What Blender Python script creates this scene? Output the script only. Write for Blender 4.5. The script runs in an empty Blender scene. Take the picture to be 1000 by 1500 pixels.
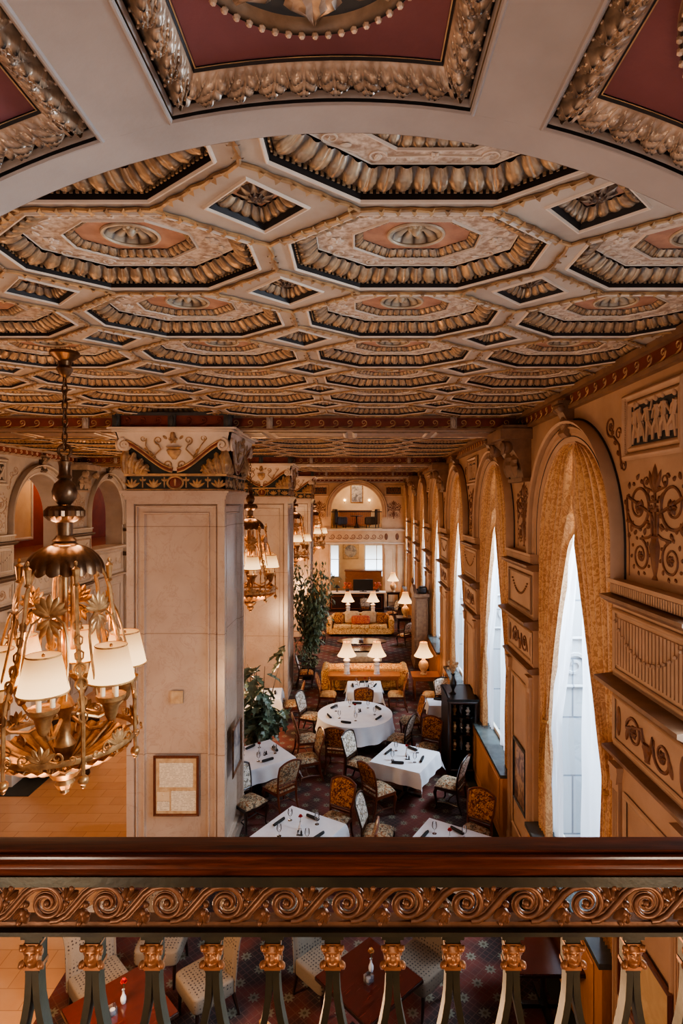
import bpy, math, random
from math import sin, cos, pi, radians, hypot, atan2, sqrt
from mathutils import Vector, Matrix
from mathutils.geometry import tessellate_polygon
R = random.Random(7)
sc = bpy.context.scene
C = sc.collection
EYE = 6.0          # eye height above the floor
F = 845.0          # focal length in pixels (frame taken as 1000 x 1500)
XR, XL, XC = 2.70, -8.60, -2.95   # right wall, left wall, pillar-row centre
YE, YF = 33.4, 1.55               # end wall, front (camera side) wall
ZC = 7.42                         # ceiling
# ------------------------------------------------------------------ mesh builder
class MB:
    def __init__(s):
        s.v = []; s.f = []; s.m = []; s.mi = 0; s.cv = {}
    def add(s, vs, fs):
        b = len(s.v); s.v.extend(vs)
        for f in fs:
            s.f.append(tuple(b+i for i in f)); s.m.append(s.mi)
        return s
    def box(s, x0, x1, y0, y1, z0, z1, rz=0, c=None):
        vs = [(x, y, z) for x in (x0, x1) for y in (y0, y1) for z in (z0, z1)]
        if rz:
            cx, cy = c if c else ((x0+x1)/2, (y0+y1)/2)
            vs = [(cx+(x-cx)*cos(rz)-(y-cy)*sin(rz), cy+(x-cx)*sin(rz)+(y-cy)*cos(rz), z) for x, y, z in vs]
        return s.add(vs, [(0,1,3,2),(4,6,7,5),(0,4,5,1),(2,3,7,6),(0,2,6,4),(1,5,7,3)])
    def grid(s, fn, nu, nv, cu=False, cv=False):
        a = nu if cu else nu+1; b = nv if cv else nv+1
        vs = [tuple(fn(i/nu, j/nv)) for i in range(a) for j in range(b)]
        if len(vs[0]) == 4:
            q = len(s.v)
            for i, p in enumerate(vs): s.cv[q+i] = p[3]
            vs = [p[:3] for p in vs]
        fs = []
        for i in range(nu):
            for j in range(nv):
                i2 = (i+1) % a; j2 = (j+1) % b
                fs.append((i*b+j, i2*b+j, i2*b+j2, i*b+j2))
        return s.add(vs, fs)
    def lathe(s, prof, n=16, c=(0,0,0), flute=0, amp=0, z0=-1e9, z1=1e9):
        if prof[0][1] > prof[-1][1]: prof = prof[::-1]
        m = len(prof)-1
        def fn(u, v):
            r, z = prof[int(round(v*m))]
            a = u*2*pi
            if flute and z0 <= z <= z1: r = r*(1+amp*abs(cos(a*flute/2)))
            return (c[0]+r*cos(a), c[1]+r*sin(a), c[2]+z)
        return s.grid(fn, n, m, cu=True)
    def tube(s, pts, r, n=6, cap=True, closed=False, flat=1.0):
        P = [Vector(p) for p in pts]; k = len(P)
        rs = r if isinstance(r, (list, tuple)) else [r]*k
        vs = []; nrm = None
        for i in range(k):
            if closed: t = P[(i+1) % k]-P[i-1]
            else: t = P[min(i+1, k-1)]-P[max(i-1, 0)]
            if t.length < 1e-9: t = Vector((0,0,1))
            t.normalize()
            if nrm is None:
                h = Vector((0,1,0)) if abs(t.y) < .9 else Vector((1,0,0))
                nrm = (h-t*h.dot(t)).normalized()
            else:
                nrm = nrm-t*nrm.dot(t)
                nrm = nrm.normalized() if nrm.length > 1e-6 else Vector((0,1,0))
            bi = t.cross(nrm)
            for j in range(n):
                a = 2*pi*j/n
                vs.append(tuple(P[i]+nrm*cos(a)*rs[i]*flat+bi*sin(a)*rs[i]))
        fs = []
        for i in range(k if closed else k-1):
            i2 = (i+1) % k
            for j in range(n):
                j2 = (j+1) % n
                fs.append((i*n+j, i*n+j2, i2*n+j2, i2*n+j))
        if cap and not closed:
            fs.append(tuple(range(n-1, -1, -1))); fs.append(tuple((k-1)*n+j for j in range(n)))
        return s.add(vs, fs)
    def prism(s, poly, z0, z1, ax='z'):
        n = len(poly)
        if ax == 'z': mk = lambda p, h: (p[0], p[1], h)
        elif ax == 'x': mk = lambda p, h: (h, p[0], p[1])
        else: mk = lambda p, h: (p[0], h, p[1])
        vs = [mk(p, z0) for p in poly]+[mk(p, z1) for p in poly]
        fs = [tuple(range(n-1, -1, -1)), tuple(range(n, 2*n))]+[(i, (i+1) % n, n+(i+1) % n, n+i) for i in range(n)]
        return s.add(vs, fs)
    def ball(s, c, r, n=8, m=6, sc_=(1,1,1)):
        return s.grid(lambda u, v: (c[0]+r*sc_[0]*sin(v*pi)*cos(-2*pi*u), c[1]+r*sc_[1]*sin(v*pi)*sin(-2*pi*u), c[2]+r*sc_[2]*cos(v*pi)), n, m, cu=True)
    def merge(s, o, M=None):
        vs = [tuple(M @ Vector(p)) for p in o.v] if M else o.v
        b = len(s.v); s.v.extend(vs)
        for i, c in o.cv.items(): s.cv[b+i] = c
        for f, m in zip(o.f, o.m):
            s.f.append(tuple(b+i for i in f)); s.m.append(m)
        return s
    # flat relief ornaments in a wall-local xz plane (out is -y)
    def spiral(s, cx, cz, r, turns=1.6, a0=0, d=1, th=.012, y=0, n=26, rin=.15, tail=None, k=5):
        pts = []; rs = []
        for i in range(n+1):
            t = i/n; a = a0+d*turns*2*pi*t; rr = r*(1-(1-rin)*t)
            pts.append((cx+rr*cos(a), y, cz+rr*sin(a))); rs.append(th*(1-.45*t))
        if tail: pts = [(p[0], y, p[2]) for p in tail]+pts; rs = [th]*len(tail)+rs
        return s.tube(pts, rs, n=k)
    def leaf(s, x, z, ang, L, W, h=.02, y=0, nu=6, nv=4, lob=0):
        ca, sa = cos(ang), sin(ang)
        def fn(u, v):
            w = W*(sin(pi*min(1, u*.93+.07))**.7)*(1+lob*.28*sin(u*22))*(v-.5)
            hh = h*sin(pi*(u*.85+.1))*(1-(2*v-1)**2*.9)*(1-.35*math.exp(-((v-.5)/.12)**2))
            return (x+ca*u*L-sa*w, y-hh-.001, z+sa*u*L+ca*w)
        return s.grid(fn, nu, nv)
    def flower(s, x, z, r, n=6, h=.02, y=0):
        for i in range(n): s.leaf(x, z, 2*pi*i/n, r, r*.75, h, y, 4, 4)
        return s.ball((x, y-h*.5, z), r*.22, 8, 5)
    def obj(s, name, mats, parent=None, loc=(0,0,0), rz=0, smooth=35):
        me = bpy.data.meshes.new(name)
        me.from_pydata(s.v, [], s.f)
        if not isinstance(mats, (list, tuple)): mats = [mats]
        for m in mats: me.materials.append(m)
        if len(mats) > 1: me.polygons.foreach_set('material_index', s.m)
        if smooth:
            me.shade_smooth(); me.set_sharp_from_angle(angle=radians(smooth))
        if s.cv:
            at = me.attributes.new('cav', 'FLOAT', 'POINT'); at.data.foreach_set('value', [s.cv.get(i, 0) for i in range(len(s.v))])
        me.update()
        o = bpy.data.objects.new(name, me); C.objects.link(o)
        o.location = loc; o.rotation_euler = (0,0,rz)
        if parent is not None: o.parent = parent
        return o
def inset(poly, d):
    n = len(poly); out = []
    for i in range(n):
        a, b, c = Vector(poly[i-1]), Vector(poly[i]), Vector(poly[(i+1) % n])
        e1 = (b-a).normalized(); e2 = (c-b).normalized()
        n1 = Vector((-e1.y, e1.x)); n2 = Vector((-e2.y, e2.x))
        k = 1+n1.dot(n2)
        out.append(tuple(b+(n1+n2)*(d/k)))
    return out
def ring(mb, poly, d0, d1, hf, fmap, na=1, nc=1):
    """band between two insets of a CCW polygon; hf(s, t, edge) gives the height, s = metres along the mid line from the edge's middle"""
    A = inset(poly, d0); B = inset(poly, d1); n = len(poly)
    for e in range(n):
        a0, a1, b0, b1 = (Vector(A[e]), Vector(A[(e+1) % n]), Vector(B[e]), Vector(B[(e+1) % n]))
        L = ((a1-a0).length+(b1-b0).length)/2
        m = max(1, int(round(na*L))) if na > 1 else 1
        def fn(u, v):
            p = a0.lerp(a1, u).lerp(b0.lerp(b1, u), v)
            h = hf((u-.5)*L, v, e)
            return tuple(fmap(p.x, p.y, h[0]))+(h[1],) if isinstance(h, tuple) else fmap(p.x, p.y, h)
        mb.grid(fn, m, nc)
def fillpoly(mb, poly, h, fmap):
    mb.add([tuple(fmap(p[0], p[1], h)) for p in poly], [tuple(range(len(poly)))])
def fillhole(mb, outer, holes, mk):
    loops = [[Vector((p[0], p[1], 0)) for p in l] for l in [outer]+holes]
    tris = tessellate_polygon(loops); flat = [p for l in loops for p in l]
    mb.add([tuple(mk(p.x, p.y)) for p in flat], [tuple(t) for t in tris])
def along(poly, step, d=0):
    """points (x, y, angle) spaced along a closed polygon"""
    P = inset(poly, d); n = len(P)
    for i in range(n):
        a = Vector(P[i]); b = Vector(P[(i+1) % n]); L = (b-a).length; k = max(1, int(L/step))
        for j in range(k):
            q = a.lerp(b, (j+.5)/k); yield q.x, q.y, atan2(b.y-a.y, b.x-a.x)
# ------------------------------------------------------------------ objects
def tag(o, label=None, cat=None, group=None, kind=None):
    if label: o['label'] = label
    if cat: o['category'] = cat
    if group: o['group'] = group
    if kind: o['kind'] = kind
    return o
def thing(name, label, cat, loc=(0,0,0), rz=0, group=None, kind=None):
    o = bpy.data.objects.new(name, None); C.objects.link(o); o.empty_display_size = .1
    o.location = loc; o.rotation_euler = (0,0,rz)
    return tag(o, label, cat, group, kind)
KIDS = {}
def kids(o): return [c for c in o.children]
def dup(root, loc, rz=0, label=None, group=None, scale=None):
    r = root.copy(); C.objects.link(r); r.location = loc; r.rotation_euler = (0,0,rz)
    if label: r['label'] = label
    if group: r['group'] = group
    if scale: r.scale = scale
    for ch in list(root.children):
        c = ch.copy(); C.objects.link(c); c.parent = r
        for g in list(ch.children):
            d = g.copy(); C.objects.link(d); d.parent = c
    return r
def cpart(o, parent, loc=None, rz=None, scale=None):
    c = o.copy(); C.objects.link(c); c.parent = parent
    if loc is not None: c.location = loc
    if rz is not None: c.rotation_euler = (0,0,rz)
    if scale is not None: c.scale = scale
    for ch in list(o.children):
        d = ch.copy(); C.objects.link(d); d.parent = c
    return c
# ------------------------------------------------------------------ materials
class NT:
    def __init__(s, name):
        s.mat = bpy.data.materials.new(name); s.mat.use_nodes = True
        s.t = s.mat.node_tree; s.n = s.t.nodes; s.l = s.t.links
        s.bsdf = s.n['Principled BSDF']; s.out = s.n['Material Output']
    def node(s, typ, **kw):
        n = s.n.new(typ)
        for k, v in kw.items(): setattr(n, k, v)
        return n
    def set(s, sock, v):
        if hasattr(v, 'is_output'): s.l.new(v, sock)
        elif isinstance(v, (tuple, list)) and len(v) == 3 and sock.type == 'RGBA': sock.default_value = (*v, 1)
        else: sock.default_value = v
    def math(s, op, a, b=0, c=None):
        n = s.node('ShaderNodeMath', operation=op); s.set(n.inputs[0], a); s.set(n.inputs[1], b)
        if c is not None: s.set(n.inputs[2], c)
        return n.outputs[0]
    def mix(s, f, a, b, blend='MIX'):
        n = s.node('ShaderNodeMix', data_type='RGBA', blend_type=blend)
        s.set(n.inputs[0], f); s.set(n.inputs[6], a); s.set(n.inputs[7], b); return n.outputs[2]
    def co(s, kind='Object', scale=None, rot=None):
        tc = s.node('ShaderNodeTexCoord').outputs[kind]
        if scale is None and rot is None: return tc
        m = s.node('ShaderNodeMapping'); s.l.new(tc, m.inputs[0])
        if scale is not None: m.inputs['Scale'].default_value = scale if isinstance(scale, tuple) else (scale,)*3
        if rot is not None: m.inputs['Rotation'].default_value = rot
        return m.outputs[0]
    def sep(s, v):
        n = s.node('ShaderNodeSeparateXYZ'); s.l.new(v, n.inputs[0]); return n.outputs
    def noise(s, scale, detail=4, co=None, rough=.55, dist=0):
        n = s.node('ShaderNodeTexNoise'); n.inputs['Scale'].default_value = scale; n.inputs['Detail'].default_value = detail
        n.inputs['Roughness'].default_value = rough; n.inputs['Distortion'].default_value = dist
        s.l.new(co or s.co(), n.inputs['Vector']); return n.outputs[0]
    def vor(s, scale, co=None, feature='F1', rnd=1):
        n = s.node('ShaderNodeTexVoronoi', feature=feature); n.inputs['Scale'].default_value = scale
        n.inputs['Randomness'].default_value = rnd
        s.l.new(co or s.co(), n.inputs['Vector']); return n
    def ramp(s, f, stops, interp='LINEAR'):
        n = s.node('ShaderNodeValToRGB'); s.l.new(f, n.inputs[0]); cr = n.color_ramp; cr.interpolation = interp
        while len(cr.elements) < len(stops): cr.elements.new(.5)
        for e, (p, c) in zip(cr.elements, stops): e.position = p; e.color = (*c, 1) if len(c) == 3 else c
        return n.outputs[0]
    def bump(s, h, strength=.3, dist=.01):
        n = s.node('ShaderNodeBump'); n.inputs['Strength'].default_value = strength; n.inputs['Distance'].default_value = dist
        s.l.new(h, n.inputs['Height']); s.l.new(n.outputs[0], s.bsdf.inputs['Normal'])
    def fin(s, col=None, rough=None, metal=None, emit=None, es=0):
        b = s.bsdf
        if col is not None: s.set(b.inputs['Base Color'], col)
        if rough is not None: s.set(b.inputs['Roughness'], rough)
        if metal is not None: s.set(b.inputs['Metallic'], metal)
        if emit is not None: s.set(b.inputs['Emission Color'], emit); s.set(b.inputs['Emission Strength'], es)
        return s.mat
def L(r, g, b):  # sRGB 0-255 to linear
    f = lambda c: (c/255/12.92) if c <= 10 else ((c/255+.055)/1.055)**2.4
    return (f(r), f(g), f(b))
def plain(name, c1, c2=None, scale=6, rough=.6, metal=0, bump=0, bs=40, cav=None):
    m = NT(name); c2 = c2 or tuple(x*.8 for x in c1)
    n = m.noise(scale, 5)
    col = m.mix(m.ramp(n, [(.35, (0,0,0)), (.65, (1,1,1))]), c1, c2)
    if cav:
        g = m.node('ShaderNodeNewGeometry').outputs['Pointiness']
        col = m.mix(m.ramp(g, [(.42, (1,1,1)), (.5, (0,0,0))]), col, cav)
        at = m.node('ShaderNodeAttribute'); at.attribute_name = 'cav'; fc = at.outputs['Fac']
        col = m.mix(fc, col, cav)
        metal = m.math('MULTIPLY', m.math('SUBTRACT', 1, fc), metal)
    if bump: m.bump(m.noise(bs, 4), bump, .005)
    return m.fin(col, rough, metal)
M = {}
M['plaster'] = plain('vault_plaster', L(166,150,138), L(148,134,124), 3, .6, 0, .1, 60)
M['red'] = plain('maroon_paint', L(122,66,62), L(100,52,50), 3, .7, 0, .15, 60)
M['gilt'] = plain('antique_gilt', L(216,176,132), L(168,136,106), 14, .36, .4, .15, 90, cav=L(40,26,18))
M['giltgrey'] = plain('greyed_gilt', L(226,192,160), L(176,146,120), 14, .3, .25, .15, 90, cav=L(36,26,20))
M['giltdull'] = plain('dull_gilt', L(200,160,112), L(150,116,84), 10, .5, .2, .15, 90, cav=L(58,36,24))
M['rib'] = plain('ceiling_rib_paint', L(186,166,146), L(166,146,128), 2.5, .65, 0, .1, 50)
M['edge'] = plain('pale_edge_paint', L(222,200,178), L(208,186,162), 4, .6)
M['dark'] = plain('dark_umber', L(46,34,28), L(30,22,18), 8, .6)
M['field'] = plain('coffer_field', L(216,194,172), L(158,128,104), 26, .65, 0, .6, 40)
M['field2'] = plain('coffer_inner_field', L(190,140,110), L(160,112,88), 8, .6, 0, .3, 30)
M['wall'] = plain('ochre_wall', L(198,160,128), L(180,144,113), 2, .55, 0, .08, 60)
M['wallorn'] = plain('wall_ornament', L(132,84,54), L(100,62,40), 9, .5, .1, .1, 80, cav=L(60,34,22))
M['walldark'] = plain('ledge_brown', L(150,114,86), L(124,92,68), 5, .5)
M['lwall'] = plain('stone_wall', L(182,174,166), L(166,158,150), 2, .6, 0, .08, 60)
M['ewall'] = plain('warm_stone_wall', L(212,176,138), L(196,158,122), 2, .6, 0, .08, 60)
M['lorn'] = plain('stone_ornament', L(176,158,142), L(150,132,118), 9, .6, 0, .1, 80, cav=L(84,70,60))
M['slate'] = plain('relief_ground', L(72,70,66), L(58,56,54), 6, .7)
M['frieze'] = plain('frieze_red', L(126,58,38), L(100,44,30), 4, .6)
M['green'] = plain('dark_green_ground', L(44,46,40), L(34,34,30), 6, .6)
M['bronze'] = plain('bronze', L(122,86,56), L(84,58,40), 12, .35, .8, .1, 60)
M['brass'] = plain('antique_brass', L(190,140,88), L(142,98,58), 14, .36, .6, .1, 60, cav=L(70,40,22))
M['iron'] = plain('green_black_iron', L(64,60,42), L(46,44,32), 10, .38, .3, .1, 80)
M['scroll'] = plain('bronzed_scroll', L(150,104,74), L(112,76,52), 16, .36, .35, .15, 90, cav=L(26,16,12))
M['mask'] = plain('gilded_mask', L(190,132,88), L(150,98,62), 16, .34, .5, .1, 90, cav=L(60,28,16))
M['black'] = plain('black_enamel', L(26,24,24), L(18,16,16), 6, .35)
M['porcelain'] = plain('porcelain', L(226,222,214), L(150,160,180), 7, .2)
M['cloth'] = plain('white_linen', L(216,218,222), L(206,208,214), 4, .8, 0, .1, 30)
M['napkin'] = plain('charcoal_napkin', L(40,40,40), L(28,28,28), 12, .85)
M['rose'] = plain('red_rose', L(170,30,24), L(120,14,14), 12, .6)
M['stem'] = plain('rose_stem', L(60,86,46), L(44,66,36), 12, .6)
M['leafm'] = plain('ficus_leaf', L(128,144,112), L(70,88,64), 3, .45)
M['leafg'] = plain('broad_leaf', L(124,142,116), L(66,84,66), 5, .35)
M['armoire'] = plain('aged_oak', L(150,114,84), L(118,86,62), 8, .5)
M['bark'] = plain('bark', L(92,72,56), L(70,54,42), 10, .8)
M['seatgold'] = plain('gold_seat_fabric', L(200,150,88), L(150,100,56), 18, .8)
M['paper'] = plain('paper', L(226,206,174), L(214,190,156), 3, .7)
M['wreath'] = plain('cushion_red', L(150,48,44), L(196,112,60), 14, .8)
M['cush'] = plain('cushion_tan', L(206,178,140), L(180,148,110), 10, .8)
M['white'] = plain('white_paint', L(226,216,204), L(214,204,192), 3, .5)
M['shellwhite'] = plain('shell_rosette', L(206,186,158), L(170,144,116), 9, .45, .2, 0, 60, cav=L(80,56,40))
M['greystone'] = plain('grey_marble_sill', L(84,90,88), L(66,72,72), 6, .2)
M['redlamp'] = plain('mezzanine_red', L(150,66,44), L(130,54,38), 2, .7)
M['warmwall'] = plain('warm_cream_wall', L(236,206,160), L(226,192,144), 2, .7)
def wood(name, c1, c2, rough=.3, scale=(1,1,1), s=6):
    m = NT(name); co = m.co('Object', scale)
    n = m.noise(s, 6, co, .6, 1.2)
    col = m.mix(m.ramp(n, [(.3, (0,0,0)), (.7, (1,1,1))]), c1, c2)
    m.bump(n, .08, .004)
    m.bsdf.inputs['Coat Weight'].default_value = .4; m.bsdf.inputs['Coat Roughness'].default_value = .15
    return m.fin(col, rough)
M['rail'] = wood('mahogany_rail', L(112,52,28), L(52,22,14), .28, (1,14,14), 5)
M['wood'] = wood('chair_wood', L(112,58,34), L(74,36,22), .35, (6,6,1), 6)
M['darkwood'] = wood('dark_wood', L(52,32,24), L(30,18,14), .3, (6,6,1), 6)
M['redwood'] = wood('red_mahogany_top', L(78,28,20), L(44,16,12), .14, (1,8,1), 5)
M['deskwood'] = wood('honey_wood', L(170,108,60), L(124,72,40), .28, (1,8,8), 5)
M['dado'] = wood('oak_dado', L(214,150,92), L(192,130,76), .45, (6,6,1), 3)
def marble():
    m = NT('veined_marble'); co = m.co('Object')
    a = m.noise(2.2, 8, co, .62, 1.6); v = m.math('ABSOLUTE', m.math('SUBTRACT', a, .5))
    vein = m.ramp(v, [(0, (1,1,1)), (.02, (0,0,0))])
    col = m.mix(m.noise(1.6, 5, co), L(206,186,168), L(166,142,124))
    col = m.mix(m.math('MULTIPLY', vein, .3), col, L(150,120,104))
    z = m.sep(co)[2]
    j = None
    for zz in (1.93, 3.88, 5.62):
        k = m.math('LESS_THAN', m.math('ABSOLUTE', m.math('SUBTRACT', z, zz)), .007)
        j = k if j is None else m.math('MAXIMUM', j, k)
    col = m.mix(m.math('MULTIPLY', j, .6), col, L(120,96,80))
    return m.fin(col, .24)
M['marble'] = marble()
def carpet():
    m = NT('patterned_carpet'); co = m.co('Object'); P = .3
    r = m.sep(m.co('Object', 1/P, (0,0,pi/4)))
    fx = m.math('ABSOLUTE', m.math('SUBTRACT', m.math('FRACT', r[0]), .5)); fy = m.math('ABSOLUTE', m.math('SUBTRACT', m.math('FRACT', r[1]), .5))
    mx = m.math('MAXIMUM', fx, fy); line = m.math('GREATER_THAN', mx, .475)
    d = m.math('SQRT', m.math('ADD', m.math('MULTIPLY', fx, fx), m.math('MULTIPLY', fy, fy)))
    ang = m.math('ARCTAN2', fy, fx)
    pet = m.math('MULTIPLY_ADD', m.math('COSINE', m.math('MULTIPLY', ang, 8)), .05, .2)
    fl = m.math('LESS_THAN', d, pet); core = m.math('LESS_THAN', d, .07)
    r2 = m.sep(m.co('Object', 4/P, (0,0,pi/4)))
    gx = m.math('ABSOLUTE', m.math('SUBTRACT', m.math('FRACT', r2[0]), .5)); gy = m.math('ABSOLUTE', m.math('SUBTRACT', m.math('FRACT', r2[1]), .5))
    fine = m.math('GREATER_THAN', m.math('MAXIMUM', gx, gy), .43)
    base = m.mix(m.ramp(m.noise(1.3, 2, co), [(.42, (0,0,0)), (.58, (1,1,1))]), L(92,42,34), L(44,30,28))
    col = m.mix(m.math('MULTIPLY', fine, .45), base, L(100,74,60))
    col = m.mix(m.math('MULTIPLY', line, .4), col, L(70,30,30))
    col = m.mix(m.math('MULTIPLY', fl, .7), col, L(112,110,94))
    col = m.mix(core, col, L(70,60,44))
    x = m.sep(co)[0]
    col = m.mix(m.math('GREATER_THAN', x, 2.33), col, L(44,54,44))
    m.bump(m.noise(220, 2, co), .3, .004)
    return m.fin(col, .95)
M['carpet'] = carpet()
def tile():
    m = NT('sandstone_tile'); co = m.co('Object')
    b = m.node('ShaderNodeTexBrick'); m.l.new(m.co('Object', 1, (0,0,0)), b.inputs['Vector'])
    b.offset = 0.5; b.inputs['Scale'].default_value = 1; b.inputs['Brick Width'].default_value = .62; b.inputs['Row Height'].default_value = .31
    b.inputs['Mortar Size'].default_value = .006; b.inputs['Color1'].default_value = (*L(206,152,106), 1); b.inputs['Color2'].default_value = (*L(188,132,88), 1)
    b.inputs['Mortar'].default_value = (*L(150,100,62), 1)
    col = m.mix(.35, b.outputs[0], m.mix(m.noise(5, 5, co), L(212,172,130), L(176,132,94)))
    return m.fin(col, .22)
M['tile'] = tile()
def fabric(name, base, cols, s=16, rough=.85):
    m = NT(name); co = m.co('Object')
    n = m.noise(s, 3, co, .6, 1.4); col = m.mix(m.ramp(n, [(.46, (0,0,0)), (.5, (1,1,1))]), base, cols[0])
    v = m.noise(s*.7, 2, m.co('Object', (1,1,1), (.7,.3,.9)), .5, 2.2)
    col = m.mix(m.ramp(v, [(.55, (0,0,0)), (.58, (1,1,1))]), col, cols[1])
    w = m.noise(s*1.6, 2, m.co('Object', (1,1,1), (.2,1.1,.4)), .5, 1)
    col = m.mix(m.ramp(w, [(.6, (0,0,0)), (.62, (1,1,1))]), col, cols[2])
    m.bump(m.noise(180, 2, co), .2, .003)
    return m.fin(col, rough)
M['floral'] = fabric('tapestry_floral', L(80,70,56), (L(160,142,114), L(134,84,46), L(176,158,130)), 13)
M['floralpale'] = fabric('tapestry_pale', L(120,112,98), (L(222,214,200), L(168,150,126), L(236,230,220)), 13)
M['floralrust'] = fabric('tapestry_rust', L(104,50,30), (L(168,108,48), L(78,34,24), L(196,142,70)), 13)
M['damask2'] = fabric('sofa_brocade', L(190,136,72), (L(226,184,118), L(150,90,46), L(238,204,146)), 16)
def dotted():
    m = NT('dotted_upholstery'); v = m.vor(24, m.co('Object'), rnd=.2)
    dot = m.ramp(v.outputs['Distance'], [(.2, (1,1,1)), (.3, (0,0,0))])
    col = m.mix(dot, m.mix(m.noise(120, 2), L(122,108,92), L(96,84,72)), L(44,34,30))
    m.bump(m.noise(150, 2), .3, .004)
    return m.fin(col, .9)
M['dotted'] = dotted()
def damask():
    m = NT('gold_damask'); co = m.co('Object')
    n = m.noise(9, 3, m.co('Object', (1,1,.8)), .55, 2.4)
    pat = m.ramp(n, [(.44, (0,0,0)), (.48, (1,1,1)), (.56, (1,1,1)), (.6, (0,0,0))])
    col = m.mix(pat, L(184,132,84), L(216,168,114))
    b = m.bsdf; m.set(b.inputs['Sheen Weight'], .3)
    m.set(b.inputs['Roughness'], m.mix(pat, (.6,.6,.6), (.35,.35,.35)))
    tr = m.node('ShaderNodeBsdfTranslucent'); m.set(tr.inputs[0], col)
    mx = m.node('ShaderNodeMixShader'); mx.inputs[0].default_value = .004
    m.set(b.inputs['Base Color'], col)
    m.l.new(b.outputs[0], mx.inputs[1]); m.l.new(tr.outputs[0], mx.inputs[2]); m.l.new(mx.outputs[0], m.out.inputs[0])
    return m.mat
M['damask'] = damask()
def sheer():
    m = NT('white_sheer'); b = m.bsdf; c = L(236,236,240)
    m.set(b.inputs['Base Color'], c); m.set(b.inputs['Roughness'], .8)
    tr = m.node('ShaderNodeBsdfTranslucent'); m.set(tr.inputs[0], c)
    mx = m.node('ShaderNodeMixShader'); mx.inputs[0].default_value = .6
    m.l.new(b.outputs[0], mx.inputs[1]); m.l.new(tr.outputs[0], mx.inputs[2])
    t = m.node('ShaderNodeBsdfTransparent'); m2 = m.node('ShaderNodeMixShader'); m2.inputs[0].default_value = .15
    m.l.new(mx.outputs[0], m2.inputs[1]); m.l.new(t.outputs[0], m2.inputs[2]); m.l.new(m2.outputs[0], m.out.inputs[0])
    return m.mat
M['sheer'] = sheer()
def glass(name, fac=.12, tint=(1,1,1), k=1):
    m = NT(name); g = m.node('ShaderNodeBsdfGlossy'); g.inputs['Roughness'].default_value = .03
    t = m.node('ShaderNodeBsdfTransparent'); m.set(t.inputs[0], tint)
    mx = m.node('ShaderNodeMixShader'); fr = m.node('ShaderNodeFresnel'); fr.inputs[0].default_value = 1.45
    m.l.new(m.math('ADD', m.math('MULTIPLY', fr.outputs[0], k), fac), mx.inputs[0])
    m.l.new(t.outputs[0], mx.inputs[1]); m.l.new(g.outputs[0], mx.inputs[2]); m.l.new(mx.outputs[0], m.out.inputs[0])
    return m.mat
M['glass'] = glass('window_glass', .01, (1,1,1), .12)
M['crystal'] = glass('drinking_glass', .1, (.97,.98,.99))
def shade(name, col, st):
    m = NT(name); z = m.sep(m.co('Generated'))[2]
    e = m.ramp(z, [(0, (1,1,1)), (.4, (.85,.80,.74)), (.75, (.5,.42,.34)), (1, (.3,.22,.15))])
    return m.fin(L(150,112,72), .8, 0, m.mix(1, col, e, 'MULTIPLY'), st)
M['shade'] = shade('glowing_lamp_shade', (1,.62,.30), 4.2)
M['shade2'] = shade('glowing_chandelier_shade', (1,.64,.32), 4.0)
M['bulb'] = shade('lit_bulb', (1,.75,.45), 22)
M['candle'] = plain('ivory_candle_sleeve', L(236,214,176), L(226,200,160), 6, .5)
def stoneblocks(rot=(pi/2,0,pi/2)):
    m = NT('limestone_blocks'); b = m.node('ShaderNodeTexBrick'); m.l.new(m.co('Object', 1, rot), b.inputs['Vector'])
    b.inputs['Scale'].default_value = 1; b.inputs['Brick Width'].default_value = 2.2; b.inputs['Row Height'].default_value = .9; b.inputs['Mortar Size'].default_value = .014
    b.inputs['Color1'].default_value = (*L(186,190,194), 1); b.inputs['Color2'].default_value = (*L(168,174,180), 1); b.inputs['Mortar'].default_value = (*L(110,118,128), 1)
    return m.fin(b.outputs[0], .8)
M['limestone'] = stoneblocks(); M['ashlar'] = stoneblocks((pi/2,0,0))
M['skyglow'] = shade('bright_daylit_pane', (.62,.8,1), 9)
def picture(name, cols, s=4):
    m = NT(name); n = m.noise(s, 5, m.co('Object'), .6, .8)
    k = len(cols); return m.fin(m.ramp(n, [(.3+.4*i/(k-1), c) for i, c in enumerate(cols)]), .4)
M['pic1'] = picture('landscape_print', [L(60,40,34), L(120,84,60), L(196,160,120), L(90,60,46)], 5)
M['pic2'] = picture('grey_oil_painting', [L(60,60,66), L(120,116,116), L(186,176,164), L(70,60,56)], 3)
M['pic3'] = picture('faded_map_print', [L(226,196,150), L(214,180,132), L(236,208,164)], 3)
def textlines():
    m = NT('typeset_page'); c = m.co('Object'); s = m.sep(c)
    row = m.math('GREATER_THAN', m.math('FRACT', m.math('MULTIPLY', s[2], 40)), .55)
    w = m.math('GREATER_THAN', m.noise(38, 2, m.co('Object', (1,1,.9))), .46)
    return m.fin(m.mix(m.math('MULTIPLY', m.math('MULTIPLY', row, w), .5), L(226,214,190), L(120,100,80)), .6)
M['page'] = textlines()
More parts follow.
